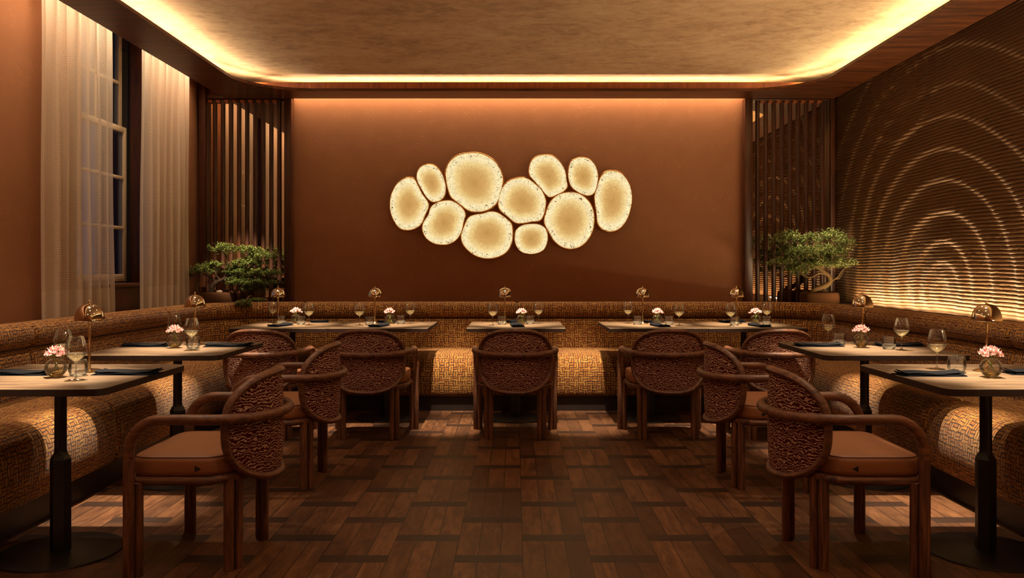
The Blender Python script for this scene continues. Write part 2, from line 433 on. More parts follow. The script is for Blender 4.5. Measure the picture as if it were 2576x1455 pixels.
def tag(o, label, cat, group=None):
    o['label'] = label; o['category'] = cat
    if group: o['group'] = group
    return o
def struct(o, label=None):
    o['kind'] = 'structure'
    if label: o['label'] = label
    return o
def children(o): return [c for c in bpy.data.objects if c.parent == o]
def copy_tree(o, parent=None):
    c = o.copy(); COL.objects.link(c)
    if parent is not None: c.parent = parent
    for ch in children(o): copy_tree(ch, c)
    return c
class Proto:
    """first use returns the prototype itself, later uses copies"""
    def __init__(s, maker): s.m = maker; s.o = None; s.used = False
    def place(s, loc, rz, label, cat, group, scale=None):
        if s.o is None: s.o = s.m(); o = s.o
        else: o = copy_tree(s.o)
        o.location = loc; o.rotation_euler = (0, 0, rz); tag(o, label, cat, group)
        if scale: o.scale = scale
        return o

# ------------------------------------------------------------------ room shell
XL, XR, YB, YF = -3.10, 3.13, 8.0, -1.6
ZC = 3.0; ZW = 3.28; ZS = 2.857
SXL, SXR, SYB = -2.81, 3.09, 7.90          # outer edges of the soffit
IXL, IXR, IYB = -2.462, 2.715, 7.565       # inner edges
def slab(name, c, s, mat, bev=0, label=None):
    m = MB(); m.add(*box(c, s, bev)); o = m.build(name, mat, smooth=bool(bev)); return struct(o, label)
slab('floor', (0, (YF+YB)/2, -.05), (7.4, YB-YF+.6, .1), MAT['floor'], label='brown basket pattern parquet floor')
slab('ceiling', ((SXL+SXR)/2+.02, (YF+SYB)/2, ZC+.05), (SXR-SXL+.03, SYB-YF, .1), MAT['ceiling'], label='mottled gold plaster ceiling inside the cove')
slab('trim_5', (0, (YF+YB)/2, ZW+.05), (7.4, YB-YF+.6, .1), MAT['wall'], label='upper lid of the curtain and wall wash slots')
slab('wall_back', (0, YB+.06, ZW/2), (7.4, .12, ZW), MAT['wall'], label='terracotta back wall behind the glowing discs')
slab('wall_front', (0, YF-.06, ZW/2), (7.4, .12, ZW), MAT['wall'])
# left wall with the window opening
WY0, WY1, WZ0 = 5.72, 6.84, 1.075
m = MB()
m.add(*box((XL-.20, (YF+WY0)/2, ZW/2), (.4, WY0-YF, ZW)))
m.add(*box((XL-.20, (WY1+YB)/2, ZW/2), (.4, YB-WY1, ZW)))
m.add(*box((XL-.20, (WY0+WY1)/2, WZ0/2), (.4, WY1-WY0, WZ0)))
struct(m.build('wall_left', MAT['wall'], smooth=False), 'terracotta combed plaster wall on the window side')

# ribbed relief wall on the right
def ribbed_wall():
    ys = np.concatenate([np.arange(-1.5, 3.4, .09), np.arange(3.4, 8.0, .02), [8.0]])
    PIT = .0254; zs = np.arange(.80, 2.875, PIT/8)
    Yg, Zg = np.meshgrid(ys, zs)
    rng = np.random.RandomState(3)
    def nz(a, b, seed, sc_):
        r = np.random.RandomState(seed); out = 0
        for k in range(7):
            fx, fy, ph = r.uniform(-1, 1)*sc_, r.uniform(-1, 1)*sc_, r.uniform(0, 6.28)
            out = out + np.sin(a*fx+b*fy+ph)
        return out/7
    wob = nz(Yg, Zg, 1, 3.2); wob2 = nz(Yg, Zg, 2, 8)
    dy = Yg-5.90; dz = Zg-1.05
    stretch = np.where(dy > 0, 1.12, 1.0)
    d = np.sqrt((dy/stretch)**2 + (dz*1.02)**2 + .003) + .10*wob + .022*wob2
    h = np.zeros_like(d)
    for k, (r0, A) in enumerate([(.10, .016), (.225, .02), (.38, .024), (.60, .026), (.84, .022), (1.07, .024), (1.30, .024), (1.52, .02), (1.8, .018), (2.1, .018), (2.45, .018), (2.8, .018)]):
        q = (d-r0)
        h += .62*A*np.where(q < 0, np.exp(-(q/.026)**2), np.exp(-(q/.10)**2))
    d2 = np.sqrt((Yg-6.55)**2 + ((Zg-2.75)*1.3)**2) + .09*wob
    h2 = sum(.010*np.exp(-((d2-r0)/.04)**2) for r0 in (.12, .26, .42, .60))
    h = h*np.clip((8.05-Yg)/.5, 0, 1) + h2*np.clip((7.9-Yg)/.3, 0, 1) + .012*nz(Yg, Zg, 5, 2.4)
    zz = Zg + .018*nz(Yg, Zg, 9, 3.0) + .006*nz(Yg, Zg, 10, 11) - .45*h2
    ph = np.abs(np.sin(PI*zz/PIT))
    rid = .0105*np.tanh(ph*1.5)*1.1
    rough = .0012*rng.normal(size=h.shape)
    X = XR - .012 - h - rid - rough
    X = np.minimum(X, XR-.002)
    V = np.stack([X, Yg, Zg], -1).reshape(-1, 3)
    R, C = Yg.shape
    i = np.arange(R-1)[:, None]*C + np.arange(C-1)[None, :]
    Fq = np.stack([i, i+C, i+C+1, i+1], -1).reshape(-1, 4)
    me = bpy.data.meshes.new('wall_right'); me.vertices.add(len(V)); me.vertices.foreach_set('co', V.ravel())
    me.loops.add(Fq.size); me.loops.foreach_set('vertex_index', Fq.ravel().astype(np.int32))
    me.polygons.add(len(Fq)); me.polygons.foreach_set('loop_start', np.arange(0, Fq.size, 4, dtype=np.int32))
    me.polygons.foreach_set('use_smooth', np.ones(len(Fq), dtype=bool))
    me.update(calc_edges=True); me.validate()
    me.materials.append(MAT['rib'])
    o = bpy.data.objects.new('wall_right', me); COL.objects.link(o)
    m = MB(); m.add(*box((XR+.06, (YF+YB)/2, ZW/2), (.12, YB-YF, ZW))); m.build('wall_backing', MAT['wall'], o, smooth=False)
    struct(o, 'brown ribbed relief wall with swelling ring shapes, lit from below')
ribbed_wall()

# soffit with rounded inner corners + lip, upright fascia board
def soffit():
    R = .60; inner = []
    for k in range(15):
        a = PI/2 + PI/2*(1-k/14)   # left-back corner from side to back
        inner.append((IXL+R+R*math.cos(a), IYB-R+R*math.sin(a)))
    for k in range(15):
        a = PI/2*(1-k/14)
        inner.append((IXR-R+R*math.cos(a), IYB-R+R*math.sin(a)))
    inner = [(IXL, YF)] + inner + [(IXR, YF)]
    # outer points matched by index
    n = len(inner); outer = []
    for i, (x, y) in enumerate(inner):
        if i == 0: outer.append((SXL, YF))
        elif i == n-1: outer.append((SXR, YF))
        elif i <= 15:
            t = (i-1)/14
            outer.append((SXL, y + (SYB-IYB+R*0)*t*2 + .0) if t < .5 else (SXL + (x-IXL)*((t-.5)*2), SYB))
        else:
            t = (i-16)/14
            outer.append((SXR - (IXR-x)*((.5-t)*2), SYB) if t < .5 else (SXR, y + (SYB-IYB)*(1-t)*2))
    # fix the two exact corners
    outer[8] = (SXL, SYB); outer[23] = (SXR, SYB)
    m = MB(); z0, z1 = ZS, ZS+.024
    V = [(x, y, z0) for x, y in inner] + [(x, y, z0) for x, y in outer] + [(x, y, z1) for x, y in inner] + [(x, y, z1) for x, y in outer]
    fs = []
    for i in range(n-1):
        fs.append((i, i+1, n+i+1, n+i)); fs.append((2*n+i, 3*n+i, 3*n+i+1, 2*n+i+1))
        fs.append((i+1, i, 2*n+i, 2*n+i+1)); fs.append((n+i, n+i+1, 3*n+i+1, 3*n+i))
    m.add(V, fs)
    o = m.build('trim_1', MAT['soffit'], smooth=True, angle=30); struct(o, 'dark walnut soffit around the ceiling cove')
    m = MB(); m.add(*box(((PX(622, 7.62)+PX(2042, 7.62))/2, 7.615, (z1+2.947)/2), (PX(2042, 7.62)-PX(622, 7.62), .025, 2.947-z1)))
    struct(m.build('trim_2', MAT['fascia'], smooth=False), 'orange grained board along the back of the ceiling cove')
    # closing boards above the soffit pockets (outer uprights)
    m = MB()
    m.add(*box((SXL+.012, (YF+SYB)/2, (z1+ZW)/2), (.024, SYB-YF, ZW-z1)))
    m.add(*box((0.14, SYB-.012, (z1+ZW)/2), (SXR-SXL, .024, ZW-z1)))
    m.add(*box((SXR+.015, (YF+SYB)/2, (z1+ZW)/2), (.05, SYB-YF, ZW-z1)))
    struct(m.build('trim_3', MAT['ceiling'], smooth=False), 'plaster upstands closing the ceiling cove')
soffit()

# ------------------------------------------------------------------ window
def window():
    w = empty('window_1', None, 'x'); del w['label']; del w['category']; struct(w, 'tall cream framed sash window seen obliquely behind the sheer curtains')
    xo, xi = XL-.195, XL-.158    # outer (upper) sash plane, inner (lower) sash plane
    y0, y1 = 5.95, 6.80
    def sash(x, z0, z1, nm, bars):
        m = MB(); st = .05; th = .034
        m.add(*box((x, y0+st/2, (z0+z1)/2), (th, st, z1-z0), .006)); m.add(*box((x, y1-st/2, (z0+z1)/2), (th, st, z1-z0), .006))
        m.add(*box((x, (y0+y1)/2, z0+.03), (th-.002, y1-y0-.01, .06), .006)); m.add(*box((x, (y0+y1)/2, z1-.025), (th-.002, y1-y0-.01, .05), .006))
        for b in bars: m.add(*box((x, (y0+y1)/2, b), (.03, y1-y0-.04, .028), .004))
        m.add(*box((x, (y0+y1)/2, (z0+z1)/2), (.03, .026, z1-z0-.04), .004))
        s = m.build(nm, MAT['frame_paint'], w)
        g = MB(); g.add(*box((x, (y0+y1)/2, (z0+z1)/2), (.006, y1-y0-.08, z1-z0-.08))); g.build('pane', MAT['pane'], s, smooth=False)
    sash(xo, 2.33, 3.22, 'upper_sash', [2.745])
    sash(xi, 1.10, 2.38, 'lower_sash', [1.955, 1.541])
    m = MB()
    m.add(*box((XL-.20, y1+.022, 2.165), (.12, .04, 2.2))); m.add(*box((XL-.20, y0-.022, 2.165), (.12, .04, 2.2)))
    m.add(*box((XL-.20, (y0+y1)/2, 1.085), (.12, y1-y0+.08, .03)))
    m.build('casing', MAT['reveal'], w, smooth=False)
    # walnut jambs and panel below
    m = MB()
    m.add(*box((XL-.055, WY1-.01, 2.165), (.135, .035, 2.21), .004)); m.build('jamb', MAT['walnut'], w)
    m = MB(); m.add(*box((XL-.055, WY0+.01, 2.165), (.135, .035, 2.21), .004)); m.build('jamb', MAT['walnut'], w)
    m = MB(); m.add(*box((XL-.17, WY1-.004, 2.165), (.13, .02, 2.21))); m.add(*box((XL-.17, WY0+.004, 2.165), (.13, .02, 2.21))); m.build('reveal', MAT['reveal'], w, smooth=False)
    m = MB(); m.add(*box((XL-.09, (WY0+WY1)/2, 1.075), (.30, WY1-WY0+.02, .028), .005)); m.build('sill', MAT['walnut'], w)
    m = MB(); m.add(*box((XL+.012, (WY0+WY1)/2, .95), (.025, WY1-WY0+.04, .235), .004)); m.build('apron', MAT['walnut'], w)
window()

# ------------------------------------------------------------------ curtains
def curtain(name, label, ya, yb, folds, amp, x0, seed, taper):
    r = random.Random(seed); NU, NV = 190, 40; v = []; uv = []; f = []
    z1, z0 = 3.15, .87; ph = [r.uniform(-.5, .5) for _ in range(40)]
    for j in range(NV+1):
        t = j/NV; z = z1+(z0-z1)*t
        for i in range(NU+1):
            s = i/NU; a = s*folds*2*PI
            k = int(s*folds)
            x = x0 + amp*(.75+.25*math.sin(ph[k]*6))*math.sin(a + .35*math.sin(a*.5+ph[3])) * (.8+.2*t) + .004*math.sin(7*t+a*.3)
            y = ya + (yb-ya)*s + .012*math.sin(2*a+1) + taper(s, t)
            v.append((x, y, z)); uv.append((s*(yb-ya)*2.4+seed, z))
    for j in range(NV):
        for i in range(NU):
            a = j*(NU+1)+i; f.append((a, a+1, a+NU+2, a+NU+1))
    m = MB(); m.add(v, f, uv)
    o = m.build(name, MAT['curtain'], angle=None); return tag(o, label, 'curtain', 'sheer curtains at the window')
curtain('sheer_curtain', 'wide cream sheer curtain drawn over the left part of the sash window', 5.19, 6.10, 7, .034, -3.025, 3,
        lambda s, t: .05*s*t)
curtain('sheer_curtain', 'narrower cream sheer curtain hanging between window and slatted screen', 6.58, 7.53, 7, .03, -3.02, 11,
        lambda s, t: -.03*(1-s)*t*1.2)

# ------------------------------------------------------------------ slatted screens with mirror
def screen(nm, label, x0, x1, xs, wL, wR, tall):
    o = empty(nm, label, 'screen', 'slatted screens on the back wall', ((x0+x1)/2, 7.95, .84)); ox = (x0+x1)/2
    def part(name, c, s, bev=.004, mat=MAT['walnut']):
        m = MB(); m.add(*box((c[0]-ox, c[1]-7.95, c[2]-.84), s, bev)); m.build(name, mat, o, smooth=bev > 0); 
    zt = 2.86
    part('post', (x0+wL/2, 7.945, (.84+(3.10 if tall else zt))/2), (wL, .10, (3.10 if tall else zt)-.84))
    part('post', (x1-wR/2, 7.945, (.84+zt)/2), (wR, .10, zt-.84))
    part('top_rail', ((x0+x1)/2, 7.955, 2.883 if tall else 2.853), (x1-x0, .08, .042 if tall else .012))
    part('mirror', ((x0+x1)/2, 7.982, (.84+2.85)/2), (x1-x0-.02, .012, 2.01), 0, MAT['mirror'])
    for x in xs: 
        m = MB(); vv, ff = prism(rrect(x-.0190-ox, .004, x+.0190-ox, .0255, .012, (1,1,0,0), 4), 0, 2.86-.84); m.add(vv, ff); m.build('slat', MAT['walnut'], o)
    for a, b in zip(xs, xs[1:]):
        m = MB(); m.add(*box(((a+b)/2-ox, .008, 2.84-.84), (b-a-.038, .03, .028))); m.build('spacer_block', MAT['fascia'], o, smooth=False)
Yp = 7.92
screen('slatted_screen', 'dark walnut slatted screen with bronze mirror, on the window side', PX(500, 7.9), PX(733, 7.9),
       [PX(480+(270+98.9*k)/4.85, Yp) for k in range(-1, 9)], .065, .07, True)
screen('slatted_screen', 'dark walnut slatted screen with bronze mirror, beside the ribbed wall', PX(1874, 7.9), PX(2101, 7.9),
       [PX(1909.8+20.5*k, Yp) for k in range(0, 9)], .075, .045, False)

# ------------------------------------------------------------------ banquette
FX_L, FX_R, FY = -2.225, 2.255, 6.875; RC = .12
def bank_path():
    """points along the front line (x,y,nx,ny outward normal,s)"""
    pts = []
    y = 1.0
    def seg(xa, ya, xb, yb, n, nx, ny):
        for k in range(n): pts.append((xa+(xb-xa)*k/n, ya+(yb-ya)*k/n, nx, ny))
    seg(FX_L, 1.2, FX_L, FY-RC, 70, -1, 0)
    for k in range(16):
        a = PI - PI/2*k/16; pts.append((FX_L+RC+RC*math.cos(a), FY-RC+RC*math.sin(a), math.cos(a), math.sin(a)))
    seg(FX_L+RC, FY, FX_R-RC, FY, 90, 0, 1)
    for k in range(16):
        a = PI/2 - PI/2*k/16; pts.append((FX_R-RC+RC*math.cos(a), FY-RC+RC*math.sin(a), math.cos(a), math.sin(a)))
    seg(FX_R, FY-RC, FX_R, 1.2, 70, 1, 0); pts.append((FX_R, 1.2, 1, 0))
    s = 0; out = []; prev = None
    for p in pts:
        q = (p[0]+p[2]*.35, p[1]+p[3]*.35)
        if prev: s += math.hypot(q[0]-prev[0], q[1]-prev[1])
        prev = q; out.append(p+(s,))
    return out
BP = bank_path()
def s_at(pred):
    for p in BP:
        if pred(p): return p[4]
def interp(s):
    for a, b in zip(BP, BP[1:]):
        if a[4] <= s <= b[4]:
            t = (s-a[4])/max(1e-9, b[4]-a[4]); nx = a[2]+(b[2]-a[2])*t; ny = a[3]+(b[3]-a[3])*t; l = math.hypot(nx, ny)
            return (a[0]+(b[0]-a[0])*t, a[1]+(b[1]-a[1])*t, nx/l, ny/l)
    p = BP[-1] if s > 1 else BP[0]; return p[:4]
def sweep(prof, sa, sb, name, mat, parent, puff=.012, origin=(0,0,0)):
    """closed profile of (d,z); ends pinched to look like separate stuffed modules"""
    ss = [sa+.001, sa+.004, sa+.010, sa+.020, sa+.035]
    inner = [p[4] for p in BP if sa+.05 < p[4] < sb-.05]
    ss += inner + [sb-.035, sb-.020, sb-.010, sb-.004, sb-.001]
    cd = sum(p[0] for p in prof)/len(prof); cz = sum(p[1] for p in prof)/len(prof)
    L = [0]
    for a, b in zip(prof, prof[1:]): L.append(L[-1]+math.hypot(b[0]-a[0], b[1]-a[1]))
    v = []; uv = []; f = []; n = len(prof)
    for s in ss:
        e = min(s-sa, sb-s); q = min(1, e/.035); sh = puff*(1-math.sqrt(max(0, 1-(1-q)**2)))
        x, y, nx, ny = interp(s)
        for (d, z), l in zip(prof, L):
            dd = d-cd; dz = z-cz; ln = math.hypot(dd, dz); k = max(0, (ln-sh)/ln)
            D = cd+dd*k; Z = cz+dz*k
            v.append((x+nx*D-origin[0], y+ny*D-origin[1], Z-origin[2])); uv.append((s, l))
    for i in range(len(ss)-1):
        for k in range(n-1):
            a = i*n+k; f.append((a, a+1, a+n+1, a+n))
    f.append(tuple(range(n-1))[::-1]); f.append(tuple((len(ss)-1)*n+k for k in range(n-1)))
    m = MB(); m.add(v, f, uv); o = m.build(name, mat, parent, angle=55); return o
def smooth_prof(pts, per=5): 
    c = catmull([(a, b, 0) for a, b in pts], per, True); c.append(c[0]); return [(p.x, p.y) for p in c]
P_SEAT = [(.03,.125),(.0,.14),(-.018,.22),(-.022,.31),(-.012,.38),(.015,.435),(.06,.468),(.13,.482),(.25,.488),(.40,.492),(.52,.492),(.52,.30),(.52,.125),(.3,.125)]
P_SEAT = smooth_prof(P_SEAT[:10], 4)[:0] + [(p[0], p[1]) for p in [v for v in [(c.x, c.y) for c in catmull([(a, b, 0) for a, b in P_SEAT[:11]], 4)]]] + [(.52,.30),(.52,.125),(.3,.125),(.03,.125)]
P_BAND = [(.475,.47),(.462,.56),(.455,.64),(.458,.70),(.475,.745),(.50,.762),(.56,.765),(.64,.76),(.64,.47)]
P_BAND = [(c.x, c.y) for c in catmull([(a, b, 0) for a, b in P_BAND[:8]], 4)] + [(.64,.47),(.475,.47)]
P_ROLL = smooth_prof([(.435,.835),(.445,.872),(.475,.898),(.52,.906),(.575,.900),(.615,.87),(.62,.825),(.60,.785),(.55,.765),(.48,.768),(.447,.795)], 4)
P_PL = [(.035,0),(.035,.127),(.5,.127),(.5,0),(.035,0)]
sYL = lambda y: s_at(lambda p: p[0] < 0 and p[1] >= y)
sX = lambda x: s_at(lambda p: p[1] > 6.87 and p[0] >= x)
sYR = lambda y: s_at(lambda p: p[0] > 2.2 and p[1] <= y)
cuts = [0.0, sYL(2.2), sYL(4.49), sYL(6.2), sX(-1.93), sX(0.0), sX(1.92), sYR(6.35), sYR(4.5), sYR(2.2), BP[-1][4]-.001]
names = [None, 'mustard woven banquette section at near left edge, below the window wall',
 'mustard woven banquette section behind the second table on the window side',
 'curved mustard woven banquette corner under the two left bonsai trees',
 'mustard woven banquette section along back wall, left of centre',
 'mustard woven banquette section along back wall, right of centre',
 'curved mustard woven banquette corner under the right bonsai tree',
 'mustard woven banquette section behind the second table on the ribbed wall side',
 'mustard woven banquette section at near right edge, below the ribbed wall', None]
for i in range(10):
    if names[i] is None: continue
    sa, sb = cuts[i], cuts[i+1]
    mid = interp((sa+sb)/2); org = (mid[0], mid[1], 0)
    o = empty('banquette_section', names[i], 'banquette', 'banquette sections around the room', org)
    sweep(P_PL, sa, sb, 'plinth', MAT['plinth'], o, 0.0, org)
    sweep(P_SEAT, sa, sb, 'seat', MAT['banquette'], o, .022, org)
    sweep(P_BAND, sa, sb, 'backrest', MAT['banquette'], o, .018, org)
    sweep(P_ROLL, sa, sb, 'head_roll', MAT['banquette'], o, .022, org)
# ledge behind the banquette
m = MB(); LZ = .862
for i, (a, b) in enumerate(zip(BP, BP[1:])):
    pass
led = []
for p in BP[::2]:
    led.append((p[0]+p[2]*.60, p[1]+p[3]*.60))
def to_wall(p):
    x, y, nx, ny = p[0], p[1], p[2], p[3]
    ts = []
    if nx < -1e-6: ts.append((XL+.0-x)/nx)
    if nx > 1e-6: ts.append((XR-.012-x)/nx)
    if ny > 1e-6: ts.append((YB-.0-y)/ny)
    t = min(ts); return (x+nx*t, y+ny*t)
out = [to_wall(p) for p in BP[::2]]
n = len(led)
V = [(x, y, LZ) for x, y in led] + [(x, y, LZ) for x, y in out] + [(x, y, LZ-.03) for x, y in led] + [(x, y, LZ-.03) for x, y in out]
fs = []
for i in range(n-1):
    fs += [(i, n+i, n+i+1, i+1), (2*n+i, 2*n+i+1, 3*n+i+1, 3*n+i), (i+1, 2*n+i+1, 2*n+i, i)]
m.add(V, fs)
# fill corner squares
m.add(*box((XL+.14, YB-.14, LZ-.016), (.28, .28, .031))); m.add(*box((XR-.15, YB-.14, LZ-.016), (.28, .28, .031)))
struct(m.build('trim_4', MAT['walnut'], smooth=False), 'walnut ledge behind the banquette')

# ------------------------------------------------------------------ chairs
def chair():
    o = bpy.data.objects.new('dining_armchair', None); COL.objects.link(o)
    R = .021
    # arm rail: leg up, bend, back round and down again
    half = []
    FXc, FYc, ZR = .293, .20, .617
    Rb = .125
    half = [(FXc, FYc, .0), (FXc, FYc, .25), (FXc, FYc, ZR-Rb-.03)]
    for k in range(0, 9):
        a = PI/2*k/8; half.append((FXc, FYc-Rb+Rb*math.cos(a), ZR-Rb+Rb*math.sin(a)))
    half += [(FXc, .03, ZR)]
    arc = []
    for k in range(0, 29):
        a = PI*k/28; ca, sa_ = math.cos(a), math.sin(a)
        arc.append((FXc*math.copysign(abs(ca)**.85, ca), -.02-.305*abs(sa_)**.92, ZR-.008*abs(sa_)))
    path = half + arc + [(-x, y, z) for x, y, z in half[::-1]]
    leg_n = 3
    m = MB(); m.add(*tube(path[2:-2], R, 16)); m.build('arm_rail', MAT['chair_rail'], o)
    # legs: pairs of posts
    for sx in (-1, 1):
        m = MB(); m.add(*tube([(sx*FXc, FYc, 0), (sx*FXc, FYc, .006), (sx*FXc, FYc, .25), (sx*FXc, FYc, ZR-Rb-.03)], [R*.9, R, R, R], 16))
        m.add(*tube([(sx*(FXc-.030), FYc-.026, .0), (sx*(FXc-.030), FYc-.026, .006), (sx*(FXc-.030), FYc-.026, .365)], [.0155, .017, .017], 14))
        m.build('leg', MAT['chair_wood'], o)
        m = MB(); m.add(*tube([(sx*.200, -.155, .0), (sx*.200, -.155, .006), (sx*.200, -.155, .37)], [.019, .0205, .0205], 14))
        m.add(*tube([(sx*.170, -.184, .0), (sx*.170, -.184, .006), (sx*.170, -.184, .37)], [.0155, .017, .017], 14))
        m.build('leg', MAT['chair_wood'], o)
    # seat outline
    def outline(grow=0.0, N=56):
        pts = []
        for k in range(N):
            a = 2*PI*k/N; ca, sa_ = math.cos(a), math.sin(a)
            ex = .26 if sa_ > 0 else .72
            y = -.02 + (.235 if sa_ > 0 else .235)*math.copysign(abs(sa_)**ex, sa_)
            w = .262 - .0*max(0, -sa_)
            x = w*math.copysign(abs(ca)**(.26 if sa_ > 0 else .62), ca)
            lim = .26*math.sqrt(max(.004, (y+.292-.040)/.15)); x = max(-lim, min(lim, x))
            l = math.hypot(x, y+.02); pts.append((x*(1+grow/l), y*(1+grow/l) if False else -.02+(y+.02)*(1+grow/l)))
        return pts
    # cushion
    rings = [(-.012, .388), (0, .392), (.004, .41), (.004, .445), (0, .458), (-.010, .466), (-.05, .469), (-.12, .472), (-.19, .473)]
    v = []; f = []; N = 56
    for g, z in rings: v += [(x, y, z) for x, y in outline(g)]
    for i in range(len(rings)-1):
        for k in range(N): f.append((i*N+k, i*N+(k+1) % N, (i+1)*N+(k+1) % N, (i+1)*N+k))
    f.append(tuple((len(rings)-1)*N+k for k in range(N))); f.append(tuple(range(N))[::-1])
    m = MB(); m.add(v, f); seat = m.build('seat_cushion', MAT['leather'], o, angle=70)
    m = MB(); m.add(*tube([(x, y, .4625) for x, y in outline(-.004)], .0028, 6, closed=True)); m.build('piping', MAT['leather_side'], seat)
    for sx in (-1, 1):
        m = MB(); x = sx*.2665; m.add([(x, -.045, .432), (x, -.045, .408), (x, -.068, .420), (x*.985, -.045, .432), (x*.985, -.045, .408), (x*.985, -.068, .420)],
            [(0,1,2),(3,5,4),(0,3,4,1),(1,4,5,2),(2,5,3,0)]); m.build('triangle_tag', MAT['tag'], seat, smooth=False)
    m = MB(); m.add(*tube([(x, y, .3715) for x, y in outline(-.004)], .0175, 12, closed=True))
    v, f = prism(outline(-.012), .365, .388); m.add(v, f)
    m.build('seat_frame', MAT['chair_rail'], o)
    # back shell
    W, Hh, ZM = .248, .214, .560
    def bx(a, kx=1.0):
        ca, sa_ = math.cos(a), math.sin(a)
        return W*kx*math.copysign(abs(ca)**.74, ca), Hh*kx*math.copysign(abs(sa_)**.74, sa_)
    def by(x): return -.292 + .150*(abs(x)/.26)**2.0
    ring = [(bx(2*PI*k/72)[0], by(bx(2*PI*k/72)[0]), ZM+bx(2*PI*k/72)[1]) for k in range(72)]
    # frame: deep oval section following the curved shell
    v = []; f = []; n = 12
    P = [Vector(p) for p in ring]
    for i, p in enumerate(P):
        T = (P[(i+1) % 72]-P[i-1]).normalized()
        dx = p.x; slope = .150*2*dx/.26**2
        nrm = Vector((slope, -1, 0)).normalized()     # outward (rear) normal of the shell
        b = T.cross(nrm).normalized(); nrm = b.cross(T).normalized()
        for k in range(n):
            a = 2*PI*k/n; v.append(p + nrm*(math.cos(a)*.0215+0.0) + b*math.sin(a)*.0155)
    for i in range(72):
        for k in range(n): f.append((i*n+k, i*n+(k+1) % n, ((i+1) % 72)*n+(k+1) % n, ((i+1) % 72)*n+k))
    m = MB(); m.add(v, f); m.build('back_frame', MAT['chair_rail'], o)
    # upholstered panel: front and rear skins
    v = []; f = []; uv = []; KR = 9; N = 64
    for side in (1, -1):
        o0 = len(v)
        for r in range(KR+1):
            q = r/KR
            for k in range(N):
                x, z = bx(2*PI*k/N, .97*q)
                bulge = .017*(1-q**4)
                y = by(x) - side*(bulge*.7 + .004)
                v.append((x, y, ZM+z)); uv.append((x*1.08, z + (0 if side > 0 else 1.3)))
        for r in range(KR):
            for k in range(N):
                a, b, c, d = o0+r*N+k, o0+r*N+(k+1) % N, o0+(r+1)*N+(k+1) % N, o0+(r+1)*N+k
                f.append((a, b, c, d) if side < 0 else (d, c, b, a))
    m = MB(); m.add(v, f, uv); m.build('back_panel', MAT['squiggle'], o, angle=None)
    return o
CH = Proto(chair)
G = 'wooden tub armchairs around the tables'
for x, y, rz, lab in [
    (-1.80, 5.92, 0, 'leftmost brown armchair of the back row, partly hidden by the window side chairs'),
    (-1.038, 5.92, 0, 'second brown armchair from the left in the back row'),
    (0.0, 5.92, 0, 'centre brown armchair of the back row facing the lone middle table'),
    (1.082, 5.92, 0, 'fourth brown armchair from the left in the back row'),
    (1.855, 5.92, 0, 'rightmost brown armchair of the back row, partly hidden by the ribbed wall side chairs'),
    (-1.296, 3.447, PI/2, 'nearest brown armchair on the window side, turned sideways'),
    (-1.309, 4.644, PI/2, 'second armchair on the window side, behind the nearest one'),
    (1.385, 3.447, -PI/2, 'nearest brown armchair on the ribbed wall side, turned sideways'),
    (1.388, 4.644, -PI/2, 'second armchair on the ribbed wall side, behind the nearest one')]:
    CH.place((x, y, 0), rz, lab, 'chair', G)

# ------------------------------------------------------------------ tables
def table_maker(outline_corners, r):
    def mk():
        o = bpy.data.objects.new('bistro_table', None); COL.objects.link(o)
        w, d = .757, .805
        ol = rrect(-w/2, -d/2, w/2, d/2, r, outline_corners, 8)
        m = MB(); m.add(*prism(ol, .722, .75, .0015, 1)); 
        me_v = m
        top = m.build('tabletop', [MAT['table_wood'], MAT['edge']], o, angle=35)
        for p in top.data.polygons:
            if p.normal.z < .5: p.material_index = 1
        m = MB(); m.add(*lathe([(0,.72),(.09,.72),(.09,.712),(.03,.708),(.024,.70),(.024,.43),(.026,.418),(.030,.412),(0,.412)], 20)); m.build('upper_column', MAT['black'], o)
        hexa = lambda r_, z: [(r_*math.cos(PI/3*k+.28), r_*math.sin(PI/3*k+.28), z) for k in range(6)]
        v = hexa(.029, .418) + hexa(.041, .395) + hexa(.041, .009); f = []
        for i in range(2):
            for k in range(6): f.append((i*6+k, (i+1)*6+k, (i+1)*6+(k+1) % 6, i*6+(k+1) % 6))
        f.append(tuple(range(6))); m = MB(); m.add(v, f); m.build('lower_column', MAT['black'], o, angle=20)
        m = MB(); m.add(*lathe([(0,.012),(.235,.010),(.245,.007),(.247,.002),(.245,0),(0,0)], 64)); m.build('base_disc', MAT['black'], o)
        return o
    return mk
TS_L = Proto(table_maker((0,1,1,0), .055)); TS_R = Proto(table_maker((1,0,0,1), .055)); TB = Proto(table_maker((0,0,0,0), .01))
TG = 'square oak bistro tables'
tabs = {}
def T(key, proto, x, y, lab):
    tabs[key] = proto.place((x, y, 0), 0, lab, 'table', TG)
T('NL', TS_L, -1.93, 3.46, 'square oak table nearest the camera on the window side')
T('ML', TS_L, -1.93, 4.66, 'square oak table second from the camera on the window side')
T('NR', TS_R, 1.998, 3.46, 'square oak table nearest the camera on the ribbed wall side')
T('MR', TS_R, 1.998, 4.66, 'square oak table second from the camera on the ribbed wall side')
T('B1', TB, -1.803, 6.598, 'square oak table at the left end of the back row')
T('B2', TB, -1.045, 6.598, 'square oak table pushed against the back row left end table')
T('B3', TB, .007, 6.598, 'square oak table standing alone in the centre of the back row')
T('B4', TB, 1.092, 6.598, 'square oak table just right of centre in the back row')
T('B5', TB, 1.850, 6.598, 'square oak table at the right end of the back row')
place_name = {'NL': 'nearest window side table', 'ML': 'second window side table', 'NR': 'nearest ribbed wall side table', 'MR': 'second ribbed wall side table',
  'B1': 'back row table at left end', 'B2': 'back row table second from left', 'B3': 'centre back row table', 'B4': 'back row table second from right', 'B5': 'back row table at right end'}

